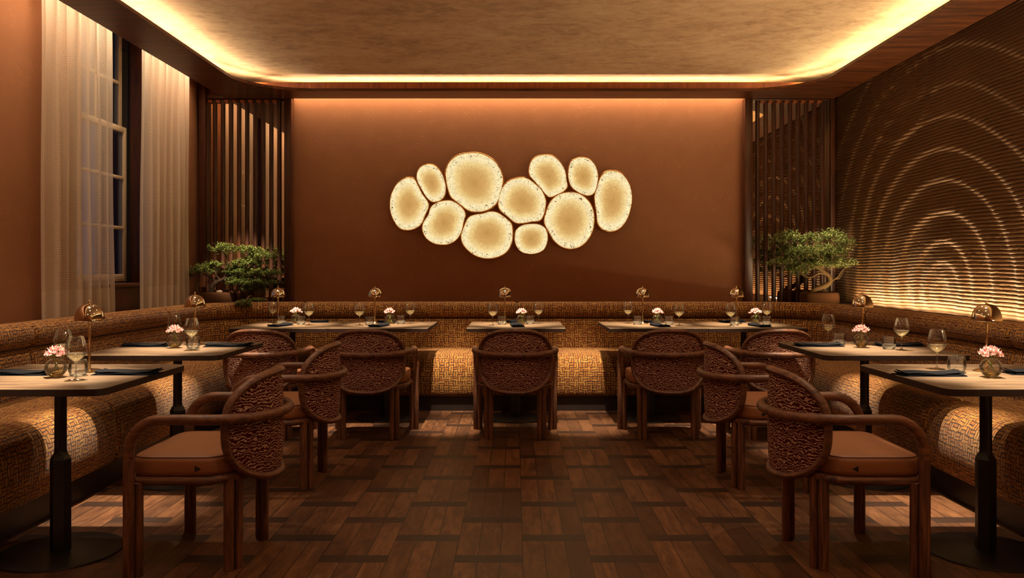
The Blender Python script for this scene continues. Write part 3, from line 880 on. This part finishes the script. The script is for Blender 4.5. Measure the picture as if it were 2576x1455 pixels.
# ---- table lamp
def lamp():
    o = bpy.data.objects.new('table_lamp', None); COL.objects.link(o)
    m = MB(); m.add(*lathe([(0,0),(.045,0),(.046,.002),(.046,.006),(.044,.0085),(.012,.0105),(.008,.016),(0,.016)], 32)); m.build('base', MAT['brass'], o)
    m = MB(); m.add(*lathe([(0,.012),(.0058,.012),(.0058,.262),(.012,.268),(.012,.276),(0,.276)], 16)); m.build('pole', MAT['brass'], o)
    pr = [(.0605,.224),(.0607,.232),(.0590,.246),(.0545,.262),(.047,.277),(.036,.288),(.022,.295),(.008,.298),(0,.2985)]
    pr_in = [(r-.0014 if r > .002 else 0, z-.0014) for r, z in pr[::-1]]
    m = MB(); m.add(*lathe(pr + pr_in[0:] + [pr[0]], 40)); sh = m.build('shade', MAT['brass_shade'], o)
    m = MB(); m.add(*lathe([(0,.297),(.006,.297),(.003,.303),(.0028,.307),(.0075,.313),(.0045,.3135),(0,.308)], 12)); m.build('finial', MAT['brass'], sh)
    m = MB(); m.add(*lathe([(0,.262),(.022,.262),(.024,.265),(.022,.268),(0,.268)][::-1], 20)); m.build('light_disc', MAT['bulb'], o)
    return o
LAMP = Proto(lamp); lamp_pos = []
for key, x, y in [('NL', -1.875, 3.59), ('ML', -1.913, 4.87), ('NR', 2.077, 3.59), ('MR', 2.075, 4.87),
                  ('B1', -1.958, 6.73), ('B2', -1.159, 6.73), ('B3', -.085, 6.73), ('B4', 1.053, 6.73), ('B5', 1.827, 6.73)]:
    LAMP.place((x, y, .75), 0, 'brass dome table lamp on the ' + place_name[key], 'lamp', 'brass dome table lamps'); lamp_pos.append((x, y))

# ---- wine glass
def wine_glass():
    o = bpy.data.objects.new('wine_glass', None); COL.objects.link(o)
    m = MB(); m.add(*lathe([(0,.0),(.031,.0),(.0325,.001),(.031,.002),(.012,.0045),(.0055,.008),(0,.009)], 28)); m.build('foot', MAT['glass_base'], o)
    m = MB(); m.add(*lathe([(.0055,.008),(.0036,.014),(.0030,.03),(.0030,.062),(.0042,.072),(.007,.077)], 14)); m.build('stem', MAT['glass_base'], o)
    bowl = [(.0,.075),(.010,.078),(.022,.086),(.033,.098),(.0395,.110),(.0412,.118),(.0405,.130),(.037,.148),(.0325,.166),(.0295,.177),(.029,.178),(.0283,.177)]
    m = MB(); m.add(*lathe(bowl, 32)); b = m.build('bowl', MAT['glass'], o)
    wine = [(.0,.0765),(.0095,.0795),(.0212,.0875),(.032,.099),(.0383,.110),(.0385,.1105),(.0,.1105)]
    m = MB(); m.add(*lathe(wine, 32)); m.build('wine', MAT['wine'], b)
    return o
WG = Proto(wine_glass)
def tumbler():
    o = bpy.data.objects.new('tumbler', None); COL.objects.link(o)
    m = MB(); m.add(*lathe([(0,0),(.027,0),(.031,.003),(.0365,.018),(.038,.030),(.0365,.050),(.0335,.068),(.0328,.069),(.0322,.068),(.0352,.050),(.0366,.030)], 32)); g = m.build('glass_wall', MAT['glass'], o)
    m = MB(); m.add(*lathe([(0,.001),(.026,.001),(.030,.005),(.031,.009),(0,.010)], 28)); m.build('glass_base', MAT['glass_base'], o)
    m = MB(); m.add(*lathe([(0,.010),(.031,.010),(.0350,.019),(.0358,.028),(0,.028)], 32)); m.build('water', MAT['water'], g)
    return o
TU = Proto(tumbler)
def vase():
    o = bpy.data.objects.new('bubble_vase', None); COL.objects.link(o)
    R = .043; zc = .0405; pr = [(0, .0)]
    for k in range(3, 31):
        a = -PI/2 + PI*k/36.0; pr.append((R*math.cos(a), zc+R*math.sin(a)*.97 if k > 3 else .0005))
    m = MB(); m.add(*lathe(pr, 36)); g = m.build('glass_bubble', MAT['glass'], o)
    w = [(0, .003)]
    for k in range(4, 18):
        a = -PI/2 + PI*k/36.0; w.append(((R-.0018)*math.cos(a), zc+(R-.0018)*math.sin(a)*.97))
    w.append((0, w[-1][1])); m = MB(); m.add(*lathe(w, 36)); m.build('water', MAT['vase_water'], g)
    return o
VA = Proto(vase)
def blossom_mesh(rnd, big):
    m = MB()
    npet = 13 if big else 17
    for k in range(npet):
        a = 2*PI*k/npet*1.0 + rnd.uniform(-.3, .3); el = rnd.uniform(.1, 1.25); L = rnd.uniform(.012, .020); w = L*rnd.uniform(.18, .30)
        d = Vector((math.cos(a)*math.cos(el), math.sin(a)*math.cos(el), math.sin(el))); s = Vector((-math.sin(a), math.cos(a), 0)); u = d.cross(s)
        b0 = d*.002; m1 = d*L*.55 + u*(-.002); tip = d*L + u*.002
        m.add([b0, m1+s*w, tip+s*w*.22, tip-s*w*.22, m1-s*w, m1-u*.0015], [(0,1,5),(0,5,4),(5,1,2),(5,2,3),(5,3,4)])
    return m
def flowers():
    rnd = random.Random(5)
    o = bpy.data.objects.new('flower_bunch', None); COL.objects.link(o)
    heads = []
    for k in range(19):
        a = k*2.399; rr = .047*math.sqrt((k+.4)/19)
        heads.append((rr*math.cos(a), rr*math.sin(a)*.9, .090 + .026*(1-(rr/.047)**2) + rnd.uniform(-.004, .004)))
    for i, h in enumerate(heads):
        m = blossom_mesh(rnd, i % 2); m.v = [(p[0]+h[0], p[1]+h[1], p[2]+h[2]) for p in m.v]; m.build('blossom', MAT['petal'], o, smooth=False)
    for i in range(0, 18, 3):
        h = heads[i]; a = math.atan2(h[1], h[0])+PI+.4
        m = MB(); m.add(*tube([(h[0], h[1], h[2]), (h[0]*.35, h[1]*.35, .068), (.022*math.cos(a), .022*math.sin(a), .015)], .0011, 6)); m.build('stem', MAT['stem_green'], o)
    return o
FL = Proto(flowers)
def napkin_maker(seed):
    def mk():
        r = random.Random(seed); v = []; f = []
        m = MB(); NX, NY = 26, 7; L, D = .272, .105
        for layer in range(3):
            z0 = .0005 + layer*.0052; sh = layer*.006; o0 = len(v); v2 = []
            for side in (0, 1):
                for j in range(NY+1):
                    for i in range(NX+1):
                        s = i/NX; t = j/NY
                        x = (s-.5)*(L-.012*layer) + .004*math.sin(5*t+layer*2); y = (t-.5)*(D-.008*layer)+sh*.5 + .002*math.sin(6*s+layer)
                        wv = .0018*math.sin(9*s+layer*1.7+seed)*(layer > 0) + .0016*math.sin(13*t+seed)*(layer > 0) + (.006*max(0, (abs(s-.5)-.42)/.08))*(layer > 0)
                        z = z0 + (.0046*math.sqrt(max(0, 1-(2*t-1)**8)) if side else 0) + wv
                        v2.append((x, y, max(.0003, z)))
            f2 = []; W_ = NX+1; o1 = (NY+1)*W_
            for j in range(NY):
                for i in range(NX):
                    a = j*W_+i; f2.append((a, a+W_, a+W_+1, a+1)); f2.append((o1+a, o1+a+1, o1+a+W_+1, o1+a+W_))
            for i in range(NX): f2.append((i, i+1, o1+i+1, o1+i)); a = NY*W_; f2.append((a+i+1, a+i, o1+a+i, o1+a+i+1))
            for j in range(NY): f2.append((j*W_, o1+j*W_, o1+(j+1)*W_, (j+1)*W_)); a = NX; f2.append((a+j*W_, a+(j+1)*W_, o1+a+(j+1)*W_, o1+a+j*W_))
            m.add(v2, f2)
        ob = m.build('folded_napkin', MAT['napkin'], None, angle=60); return ob
    return mk
NK = Proto(napkin_maker(2))
def put(proto, key, x, y, lab, cat, group, rz=0, scale=None):
    return proto.place((x, y, .75), rz, lab, cat, group, scale)
rz_rnd = random.Random(4)
def setup(key, glasses, tums, vs, naps):
    pn = place_name[key]
    gl = ['wine glass left of the vase on the ', 'wine glass right of the vase on the '] if key in ('B1','B2','B3','B4','B5','MR') else ['front wine glass on the ', 'rear wine glass on the ']
    for (x, y), l in zip(glasses, gl): put(WG, key, x, y, l+pn, 'wine glass', 'wine glasses on the tables', rz_rnd.uniform(0, 6))
    tl = ['short water tumbler left of the vase on the ', 'short water tumbler right of the vase on the '] if len(tums) == 2 else ['short water tumbler on the ']
    for (x, y), l in zip(tums, tl): put(TU, key, x, y, l+pn, 'tumbler', 'water tumblers on the tables')
    put(VA, key, vs[0], vs[1], 'round bubble vase half full of water on the '+pn, 'vase', 'round glass bud vases')
    put(FL, key, vs[0], vs[1], 'pink and cream flower bunch in the vase on the '+pn, 'flowers', 'pink flower bunches', rz_rnd.uniform(0, 6))
    nl = ['dark slate folded napkin at the left setting of the ', 'dark slate folded napkin at the right setting of the '] if key in ('NL','ML','NR','MR') else ['dark slate folded napkin at the front of the ', 'dark slate folded napkin at the back of the ']
    for (x, y, a, sx), l in zip(naps, nl): put(NK, key, x, y, l+pn, 'napkin', 'dark folded napkins', a, (sx, 1, 1))
setup('NL', [(-1.784,3.31), (-2.04,3.68)], [(-1.845,3.44)], (-1.916,3.40), [(-2.115,3.49,0,1), (-1.662,3.50,0,1)])
setup('ML', [(-1.798,4.53), (-2.07,4.95)], [(-1.826,4.62)], (-1.951,4.67), [(-2.155,4.76,0,1), (-1.672,4.76,0,1)])
setup('NR', [(1.902,3.675), (2.20,3.35)], [(1.929,3.56), (2.145,3.36)], (1.985,3.40), [(1.757,3.46,0,1), (2.25,3.50,-.1,1)])
setup('MR', [(1.905,4.96), (2.15,4.535)], [(1.928,4.85), (2.11,4.60)], (1.995,4.70), [(1.774,4.77,0,1), (2.25,4.78,0,1)])
setup('B1', [(-2.04,6.86), (-1.663,6.57)], [(-1.92,6.69), (-1.746,6.64)], (-1.826,6.79), [(-1.86,6.46,PI/2-.3,.85), (-1.66,6.92,.3,.55)])
setup('B2', [(-1.251,6.55), (-.867,6.73)], [(-1.173,6.56), (-.941,6.71)], (-1.037,6.74), [(-1.07,6.42,PI/2-.25,.8), (-1.09,6.88,.3,.55)])
setup('B3', [(-.179,6.55), (.193,6.75)], [(-.107,6.62), (.123,6.70)], (.05,6.66), [(.02,6.43,PI/2+.1,.8), (-.03,6.86,1.1,.6)])
setup('B4', [(.94,6.78), (1.308,6.50)], [(.996,6.64), (1.248,6.61)], (1.172,6.71), [(1.15,6.44,PI/2+.2,.85), (1.15,6.90,.2,.7)])
setup('B5', [(1.709,6.46), (2.07,6.70)], [(1.765,6.55), (2.035,6.60)], (1.977,6.70), [(1.93,6.42,PI/2+.2,.85), (1.84,6.92,.2,.8)])

# ------------------------------------------------------------------ glowing wall discs
D = [
 ('leftmost tall oval disc of the glowing wall cluster', [(300,392),(370,398),(405,450),(450,540),(500,610),(512,665),(480,740),(440,830),(370,875),(300,885),(235,865),(180,790),(150,700),(148,600),(170,520),(220,440)]),
 ('small upper left egg shaped glowing disc between leftmost and largest', [(500,268),(570,285),(630,350),(660,430),(670,500),(655,570),(610,612),(545,622),(490,580),(440,500),(400,420),(398,350),(430,295)]),
 ('largest glowing disc at top left of the wall cluster', [(910,158),(1010,172),(1110,225),(1170,300),(1203,390),(1196,480),(1165,590),(1120,660),(1040,705),(950,717),(870,700),(790,640),(715,580),(685,510),(665,420),(662,320),(700,240),(780,180)]),
 ('lower left glowing disc below the small egg shaped one', [(690,600),(760,620),(830,680),(854,740),(835,810),(815,900),(765,975),(700,1012),(630,1020),(550,1005),(480,955),(446,880),(455,810),(500,740),(530,660),(600,615)]),
 ('large glowing disc at bottom centre left, lowest of the cluster', [(1080,703),(1150,715),(1220,760),(1275,810),(1292,880),(1285,990),(1240,1080),(1160,1130),(1060,1148),(960,1130),(880,1080),(820,1010),(804,930),(830,850),(870,765),(930,735),(1010,722)]),
 ('glowing disc in the middle of the cluster, right of the largest', [(1360,390),(1430,400),(1500,450),(1560,510),(1598,600),(1595,670),(1575,750),(1540,795),(1470,805),(1380,820),(1310,815),(1240,760),(1170,700),(1148,640),(1160,560),(1195,470),(1260,415)]),
 ('teardrop glowing disc at top right of centre', [(1590,180),(1660,190),(1730,250),(1775,330),(1790,420),(1797,480),(1760,525),(1700,555),(1640,578),(1600,560),(1550,500),(1480,420),(1440,370),(1433,310),(1455,240),(1510,195)]),
 ('small upper right glowing disc beside the tall rightmost one', [(1920,205),(2000,220),(2060,290),(2080,380),(2072,460),(2050,530),(2010,560),(1960,560),(1890,530),(1830,480),(1803,410),(1800,330),(1820,250),(1870,215)]),
 ('large round glowing disc at lower right of the cluster', [(1810,523),(1900,535),(1980,590),(2030,670),(2048,770),(2035,880),(1990,970),(1920,1035),(1830,1060),(1740,1040),(1670,985),(1630,920),(1590,850),(1574,790),(1595,700),(1635,610),(1710,545)]),
 ('smallest round glowing disc at the bottom, between two large ones', [(1450,820),(1530,825),(1590,860),(1615,930),(1605,1010),(1570,1070),(1500,1100),(1430,1103),(1360,1080),(1315,1020),(1302,950),(1315,880),(1370,835)]),
 ('rightmost tall bean shaped disc of the glowing wall cluster', [(2210,325),(2290,345),(2350,410),(2385,490),(2397,590),(2380,700),(2340,800),(2280,870),(2200,900),(2120,880),(2072,820),(2062,740),(2048,640),(2043,560),(2067,480),(2092,400),(2140,340)]),
]
for lab, pts in D:
    Yd = 7.93
    w = [(PX(940+a/3.68, Yd), PZ(340+b/3.68, Yd)) for a, b in pts]
    c = catmull([(a, b, 0) for a, b in w], 6, True); n = len(c)
    cx = sum(p.x for p in c)/n; cz = sum(p.y for p in c)/n
    o = empty('glowing_disc', lab, 'wall light', 'glowing discs on the back wall', (cx, 8.0, cz))
    ol = [(p.x-cx, p.y-cz) for p in c]
    shr = .010
    ro = sum(math.hypot(a, b) for a, b in ol)/n
    prof = [(0.0,-.055),(.15,-.056),(.3,-.058),(.45,-.062),(.58,-.067),(.70,-.073),(.80,-.078),(.88,-.080),(.94,-.076),(.975,-.066),(.99,-.050),(.99,0.0)]
    v = [(0, -.055, 0)]; ed = [0.0]; f = []
    for q, y in prof[1:]:
        for a, b in ol: v.append((a*q, y, b*q)); ed.append(min(1, q))
    for k in range(n): f.append((0, 1+k, 1+(k+1) % n))
    for i in range(len(prof)-2):
        for k in range(n): f.append((1+i*n+k, 1+(i+1)*n+k, 1+(i+1)*n+(k+1) % n, 1+i*n+(k+1) % n))
    m = MB(); m.add(v, f); g = m.build('glass_panel', MAT['artglass'], o, angle=None)
    at = g.data.attributes.new('edge', 'FLOAT', 'POINT'); at.data.foreach_set('value', ed)
    m = MB(); m.add(*tube([(a, -.040, b) for a, b in ol], .0085, 10, closed=True, up=(0,-1,0), sx=2.6, sy=.8)); m.build('bronze_rim', MAT['artrim'], o)

# ------------------------------------------------------------------ bonsai
def foliage(pads, seed, rnd_scale=1.0):
    r = random.Random(seed); m = MB()
    for (cx, cy, cz, rx, ry, rz) in pads:
        nt = int(560*(rx*ry*PI)/(.13*.10*PI))+60
        for _ in range(nt):
            a = r.uniform(0, 2*PI); q = math.sqrt(r.random()); top = 1 if r.random() < .72 else -1
            lump = 1+.18*math.sin(a*5+seed)+.12*math.sin(a*9+2)
            x = rx*q*math.cos(a)*lump; y = ry*q*math.sin(a)*lump
            z = rz*math.sqrt(max(0, 1-q*q))*top*(.9 if top > 0 else .55)*r.uniform(.25, 1.12) + rz*.35*math.sin(5*a+q*6+seed+cx*9) + r.uniform(-.006, .006)
            c = Vector((cx+x, cy+y, cz+z)); nl = r.randint(5, 7)
            for k in range(nl):
                b = 2*PI*k/nl+r.uniform(-.4, .4); el = r.uniform(.0, 1.1)
                d = Vector((math.cos(b)*math.cos(el), math.sin(b)*math.cos(el), math.sin(el)*(1 if top > 0 else .4)))
                s = Vector((-math.sin(b), math.cos(b), 0)).normalized(); L = r.uniform(.010, .019)*rnd_scale; w = L*.24
                m.add([c+d*.001, c+d*L*.55+s*w, c+d*L, c+d*L*.55-s*w], [(0, 1, 2, 3)])
    return m
def rock(rx, ry, h, seed, n=28, rings=10):
    r = random.Random(seed); v = []; f = []
    ph = [r.uniform(0, 6) for _ in range(6)]
    prof = [(.90,0),(.97,.06),(1,.3),(1,.6),(.985,.82),(.95,.94),(.88,1.0),(.78,1.0),(.74,.94),(.0,.92)]
    for q, t in prof:
        for k in range(n):
            a = 2*PI*k/n; ca, sa_ = math.cos(a), math.sin(a)
            w = 1+.025*math.sin(2*a+ph[0])+.02*math.sin(3*a+ph[1])+.012*math.sin(7*a+ph[2]+t*3)
            v.append((rx*q*w*math.copysign(abs(ca)**.6, ca), ry*q*w*math.copysign(abs(sa_)**.6, sa_), h*t*(1+.03*math.sin(a+ph[3]))))
    for i in range(len(prof)-1):
        for k in range(n): f.append((i*n+k, i*n+(k+1) % n, (i+1)*n+(k+1) % n, (i+1)*n+k))
    f.append(tuple(range(n))[::-1]); return v, f
def bonsai(label, pot, Y, pads, trunks, seed, bark, leaf, pot_label, pebble=None):
    pcx, prx, pz0, pz1, pry = pot
    po = empty('stone_planter', pot_label, 'planter', 'bonsai planters', (pcx, Y, pz0))
    m = MB(); m.add(*rock(prx, pry, pz1-pz0, seed)); m.build('planter_body', MAT['stone'], po, angle=50)
    m = MB(); m.add(*lathe([(0, pz1-pz0-.004), (min(prx, pry)*.7, pz1-pz0-.009)][::-1], 20)); m.build('soil', MAT['soil'], po)
    o = empty('bonsai_tree', label, 'plant', 'bonsai trees', (trunks[0][0][0], trunks[0][0][1], trunks[0][0][2]))
    ox, oy, oz = trunks[0][0][:3]
    m = MB()
    for tr in trunks:
        c = catmull([p[:3] for p in tr], 5); rr = []
        for i in range(len(c)):
            q = i/5; k = min(int(q), len(tr)-2); t = q-k; rr.append(tr[k][3]*(1-t)+tr[k+1][3]*t)
        rr = [a*(1+.08*math.sin(i*1.7)) for i, a in enumerate(rr)]
        m.add(*tube([(p.x-ox, p.y-oy, p.z-oz) for p in c], rr, 9))
    m.build('trunk', bark, o, angle=None)
    m = foliage([(a-ox, b-oy, c-oz, d, e, g) for a, b, c, d, e, g in pads], seed)
    m.build('foliage', leaf, o, smooth=False)
K = 7.6/F
def pad(px, py, rx, ry, Y=7.6, dy=0.0, ryd=None):
    return (PX(px, Y), Y+dy, PZ(py, Y), rx*K, (ryd or max(.05, min(.15, rx*K*.8))), ry*K*1.0)
def tp(px, py, r, Y=7.6, dy=0.0): return (PX(px, Y+dy), Y+dy, PZ(py, Y+dy), r)
LEDGE = .862
bonsai('dark leaning bonsai growing from the stone trough beside the sheer curtain', (PX(537, 7.62), .165, LEDGE, PZ(737, 7.5), .115), 7.65,
  [pad(561,630,31,15), pad(511,684,36,15), pad(474,697,8,10), pad(592,676,20,6), pad(578,688,14,6), pad(540,668,22,9)],
  [[tp(531,742,.026), tp(534,722,.024), tp(546,710,.020), tp(563,702,.016), tp(582,690,.010), tp(590,678,.006)],
   [tp(563,702,.010), tp(572,680,.007), tp(571,650,.005), tp(561,634,.003)],
   [tp(546,710,.009), tp(530,700,.006), tp(512,690,.004), tp(480,694,.003)],
   [tp(556,706,.009), tp(540,690,.006), tp(528,680,.004)],
   [tp(571,655,.004), tp(578,668,.004), tp(588,672,.003)]],
  3, MAT['bark_dark'], MAT['leaf2'], 'long rough brown stone trough on the ledge beside the sheer curtain')
bonsai('tall layered bonsai with grey trunk, lowest branch trailing over the banquette roll', (PX(640, 7.72), .13, LEDGE, .915, .10), 7.70,
  [pad(621,632,31,11), pad(655,648,36,14), pad(624,665,42,12), pad(637,688,46,12), pad(632,714,56,9), pad(636,730,33,11), pad(614,767,22,9, 7.20, 0, .055), pad(646,757,20,5, 7.40, 0, .06), pad(690,690,16,9, 7.7), pad(600,705,30,10)],
  [[tp(637,768,.030,7.68), tp(632,745,.024,7.66), tp(630,715,.020), tp(620,690,.017), tp(622,660,.012), tp(632,640,.006)],
   [tp(622,680,.009), tp(645,660,.006), tp(660,648,.004)],
   [tp(630,715,.009), tp(655,705,.006), tp(680,695,.004)],
   [tp(635,750,.010,7.66), tp(630,745,.008,7.50), tp(622,752,.006,7.32), tp(615,765,.004,7.20)],
   [tp(622,690,.008), tp(600,700,.004)],
   [tp(632,745,.007,7.66), tp(640,735,.004)]],
  8, MAT['bark'], MAT['leaf2'], 'low planter mostly hidden behind the banquette roll, second bonsai')
bonsai('broad bonsai with pale twisted trunk in front of the right slatted screen', (PX(2063, 7.62), .165, LEDGE, PZ(736, 7.5), .125), 7.64,
  [pad(1982,606,38,22), pad(2036,609,27,19), pad(2090,605,36,23,7.4), pad(2130,615,20,15,7.28), pad(2000,636,44,17), pad(2078,638,54,19,7.35), pad(1974,662,38,13), pad(2003,684,31,15), pad(2070,667,38,15,7.4), pad(2118,664,32,13,7.28), pad(2033,666,33,13), pad(2050,645,60,22,7.5)],
  [[tp(2042,742,.030), tp(2050,730,.028), tp(2068,723,.026), tp(2086,712,.024), tp(2087,698,.021), tp(2076,686,.017), tp(2060,675,.012), tp(2052,650,.008), tp(2040,620,.005)],
   [tp(2078,690,.011), tp(2060,688,.009), tp(2044,697,.007), tp(2030,698,.005), tp(2010,686,.003)],
   [tp(2090,708,.010), tp(2108,697,.007), tp(2117,683,.005), tp(2130,672,.003)],
   [tp(2070,722,.007), tp(2096,704,.006), tp(2112,700,.004), tp(2122,680,.003)],
   [tp(2060,675,.009), tp(2020,660,.006), tp(1985,640,.004), tp(1980,612,.003)],
   [tp(2060,675,.008), tp(2090,645,.006), tp(2095,615,.004)]],
  12, MAT['bark'], MAT['leaf'], 'squat rough brown stone planter on the ledge beside the ribbed wall')
for (px, py, Y, s, lab) in [(552, 734, 7.62, .022, 'small pale pebble on the stone trough at the left'), (2077, 735, 7.60, .024, 'small brown stone on the squat planter at the right')]:
    bm = bmesh.new(); bmesh.ops.create_icosphere(bm, subdivisions=3, radius=s)
    for v in bm.verts: v.co = Vector((v.co.x*1.3, v.co.y, v.co.z*.7))*(1+.08*math.sin(v.co.x*150)+.06*math.cos(v.co.y*190))
    me = bpy.data.meshes.new('pebble'); bm.to_mesh(me); bm.free(); me.materials.append(MAT['pebble'])
    for p in me.polygons: p.use_smooth = True
    o = bpy.data.objects.new('pebble', me); COL.objects.link(o); o.location = (PX(px, Y), Y, PZ(737, 7.5)+.006); tag(o, lab, 'stone')

# ------------------------------------------------------------------ lights
def area(name, loc, rot, sx, sy, power, col):
    l = bpy.data.lights.new(name, 'AREA'); l.shape = 'RECTANGLE'; l.size = sx; l.size_y = sy; l.energy = power; l.color = col
    o = bpy.data.objects.new(name, l); COL.objects.link(o); o.location = loc; o.rotation_euler = rot; return o
WARM = (1, .66, .34); WARM2 = (1, .71, .38)
# cove strips laid along the top of the soffit, following its rounded corners
def cove(cx, cy, L, yaw, wpm, col, oa=.135, kb=.55):
    # yaw: direction pointing into the room; one strip straight up, one leaning inwards
    for off, z, tilt, k in ((oa, 2.894, 8, 1.0), (.035, 2.895, 60, kb)):
        l = bpy.data.lights.new('cove_strip', 'AREA'); l.shape = 'RECTANGLE'; l.size = L; l.size_y = .018; l.energy = wpm*L*k; l.color = col
        o = bpy.data.objects.new('cove_strip', l); COL.objects.link(o)
        d = Vector((math.cos(yaw), math.sin(yaw), 0)); o.location = (cx-d.x*off, cy-d.y*off, z)
        t = math.radians(tilt); dirv = d*math.sin(t)+Vector((0, 0, 1))*math.cos(t)
        z_ = -dirv; x_ = Vector((-d.y, d.x, 0)); y_ = z_.cross(x_)
        o.matrix_world = Matrix(((x_.x, y_.x, z_.x, o.location[0]), (x_.y, y_.y, z_.y, o.location[1]), (x_.z, y_.z, z_.z, o.location[2]), (0, 0, 0, 1)))
CC = (1, .75, .43); WPM = 5.0
cove(IXL, (YF+IYB-.6)/2, IYB-.6-YF, 0, WPM, CC)
cove(IXR, (YF+IYB-.6)/2, IYB-.6-YF, PI, WPM, (1, .79, .38))
cove((IXL+IXR)/2, IYB+.035, IXR-IXL-1.2, -PI/2, WPM, CC)
for k in range(4):
    a = math.radians(11.25+22.5*k); r = .60
    cove(IXL+.6-r*math.cos(a), IYB-.6+r*math.sin(a), .26, -a, WPM*1.1, CC, .20, .55 if k < 2 else .12)
    cove(IXR-.6+r*math.cos(a), IYB-.6+r*math.sin(a), .26, PI+a, WPM*1.1, (1, .78, .40), .20, .55 if k < 2 else .12)
# grazing strips in the slot between soffit and walls
area('wall_wash_back', (0, 7.955, 3.05), (math.radians(7), 0, 0), 4.5, .03, 42, (1, .70, .42)).data.spread = math.radians(95)
area('wall_wash_left', (XL+.18, 3.2, 3.2), (0, math.radians(12), 0), .05, 9.0, 60, (1, .70, .45)).data.spread = math.radians(70)
# strip at the foot of the ribbed wall
area('ribbed_wall_strip', (XR-.10, 3.0, .872), (PI, math.radians(-6), 0), .02, 8.8, 140, (1, .73, .41))
area('ribbed_wall_strip', (XR-.18, 3.0, .872), (PI, math.radians(-10), 0), .02, 8.7, 14, (1, .68, .34))
def spot(loc, tgt, power, size, blend, col, rad=.03):
    l = bpy.data.lights.new('accent_or_fill_spot', 'SPOT'); l.energy = power; l.spot_size = math.radians(size); l.spot_blend = blend; l.color = col; l.shadow_soft_size = rad
    o = bpy.data.objects.new('accent_or_fill_spot', l); COL.objects.link(o); o.location = loc
    d = Vector(tgt)-Vector(loc); o.rotation_euler = d.to_track_quat('-Z', 'Y').to_euler(); return o
SP = (1, .80, .56)
for x, y in [(-1.95, 3.46), (-1.95, 4.66), (2.0, 3.46), (2.0, 4.66)]:
    spot((x*.96, y+.05, 2.96), (x*.985, y-.03, .75), 1700, 20, 1.0, SP)
    spot((x*.90, y+.02, 2.96), (x*1.04, y, .5), 60, 74, .9, SP)
for x in (-1.80, -1.045, .007, 1.09, 1.85):
    spot((x, 5.78, 2.96), (x, 6.66, .72), 2000, 19, 1.0, SP)
    spot((x*1.12, 5.78, 2.96), (x*1.12, 6.75, .45), 60, 58, .9, SP)
for x in (-.52, .55):
    spot((x, 5.78, 2.96), (x, 6.95, .45), 1100, 20, 1.0, SP)
for x in (-.52, .52, 1.46, -1.42):
    spot((x, 5.7, 2.96), (x, 6.25, 0), 950, 18, 1.0, SP)
for sx, x in ((-1, -2.12), (1, 2.16)):
    for y in (2.9, 4.05, 5.35):
        spot((x*.90, y, 2.96), (x*.955, y, .0), 1150, 21, 1.0, SP)
for x, y in lamp_pos:
    l = bpy.data.lights.new('lamp_glow', 'POINT'); l.energy = 1.1; l.color = (1, .70, .38); l.shadow_soft_size = .012
    o = bpy.data.objects.new('lamp_glow', l); COL.objects.link(o); o.location = (x, y-.018, .75+.245)
# bonsai accent spots
spot((-2.2, 5.7, 2.96), (PX(600, 7.6), 7.6, 1.36), 1250, 17, .8, (1, .86, .64))
spot((2.2, 5.7, 2.96), (PX(2060, 7.6), 7.6, 1.42), 1000, 16, .8, (1, .86, .64))
# unseen wide spots over the aisle, added as general fill light
for x, y in [(-1.1, .2), (1.1, .2), (-1.1, 2.4), (1.1, 2.4), (0, 4.4)]:
    spot((x, y, 2.96), (x*.9, y+.6, 0), 21, 130, .9, (1, .70, .46), .08)
# dusk sky outside
w = bpy.data.worlds.new('dusk'); sc.world = w; w.use_nodes = True
bg = w.node_tree.nodes['Background']; bg.inputs[0].default_value = (.10, .14, .26, 1); bg.inputs[1].default_value = 1.2
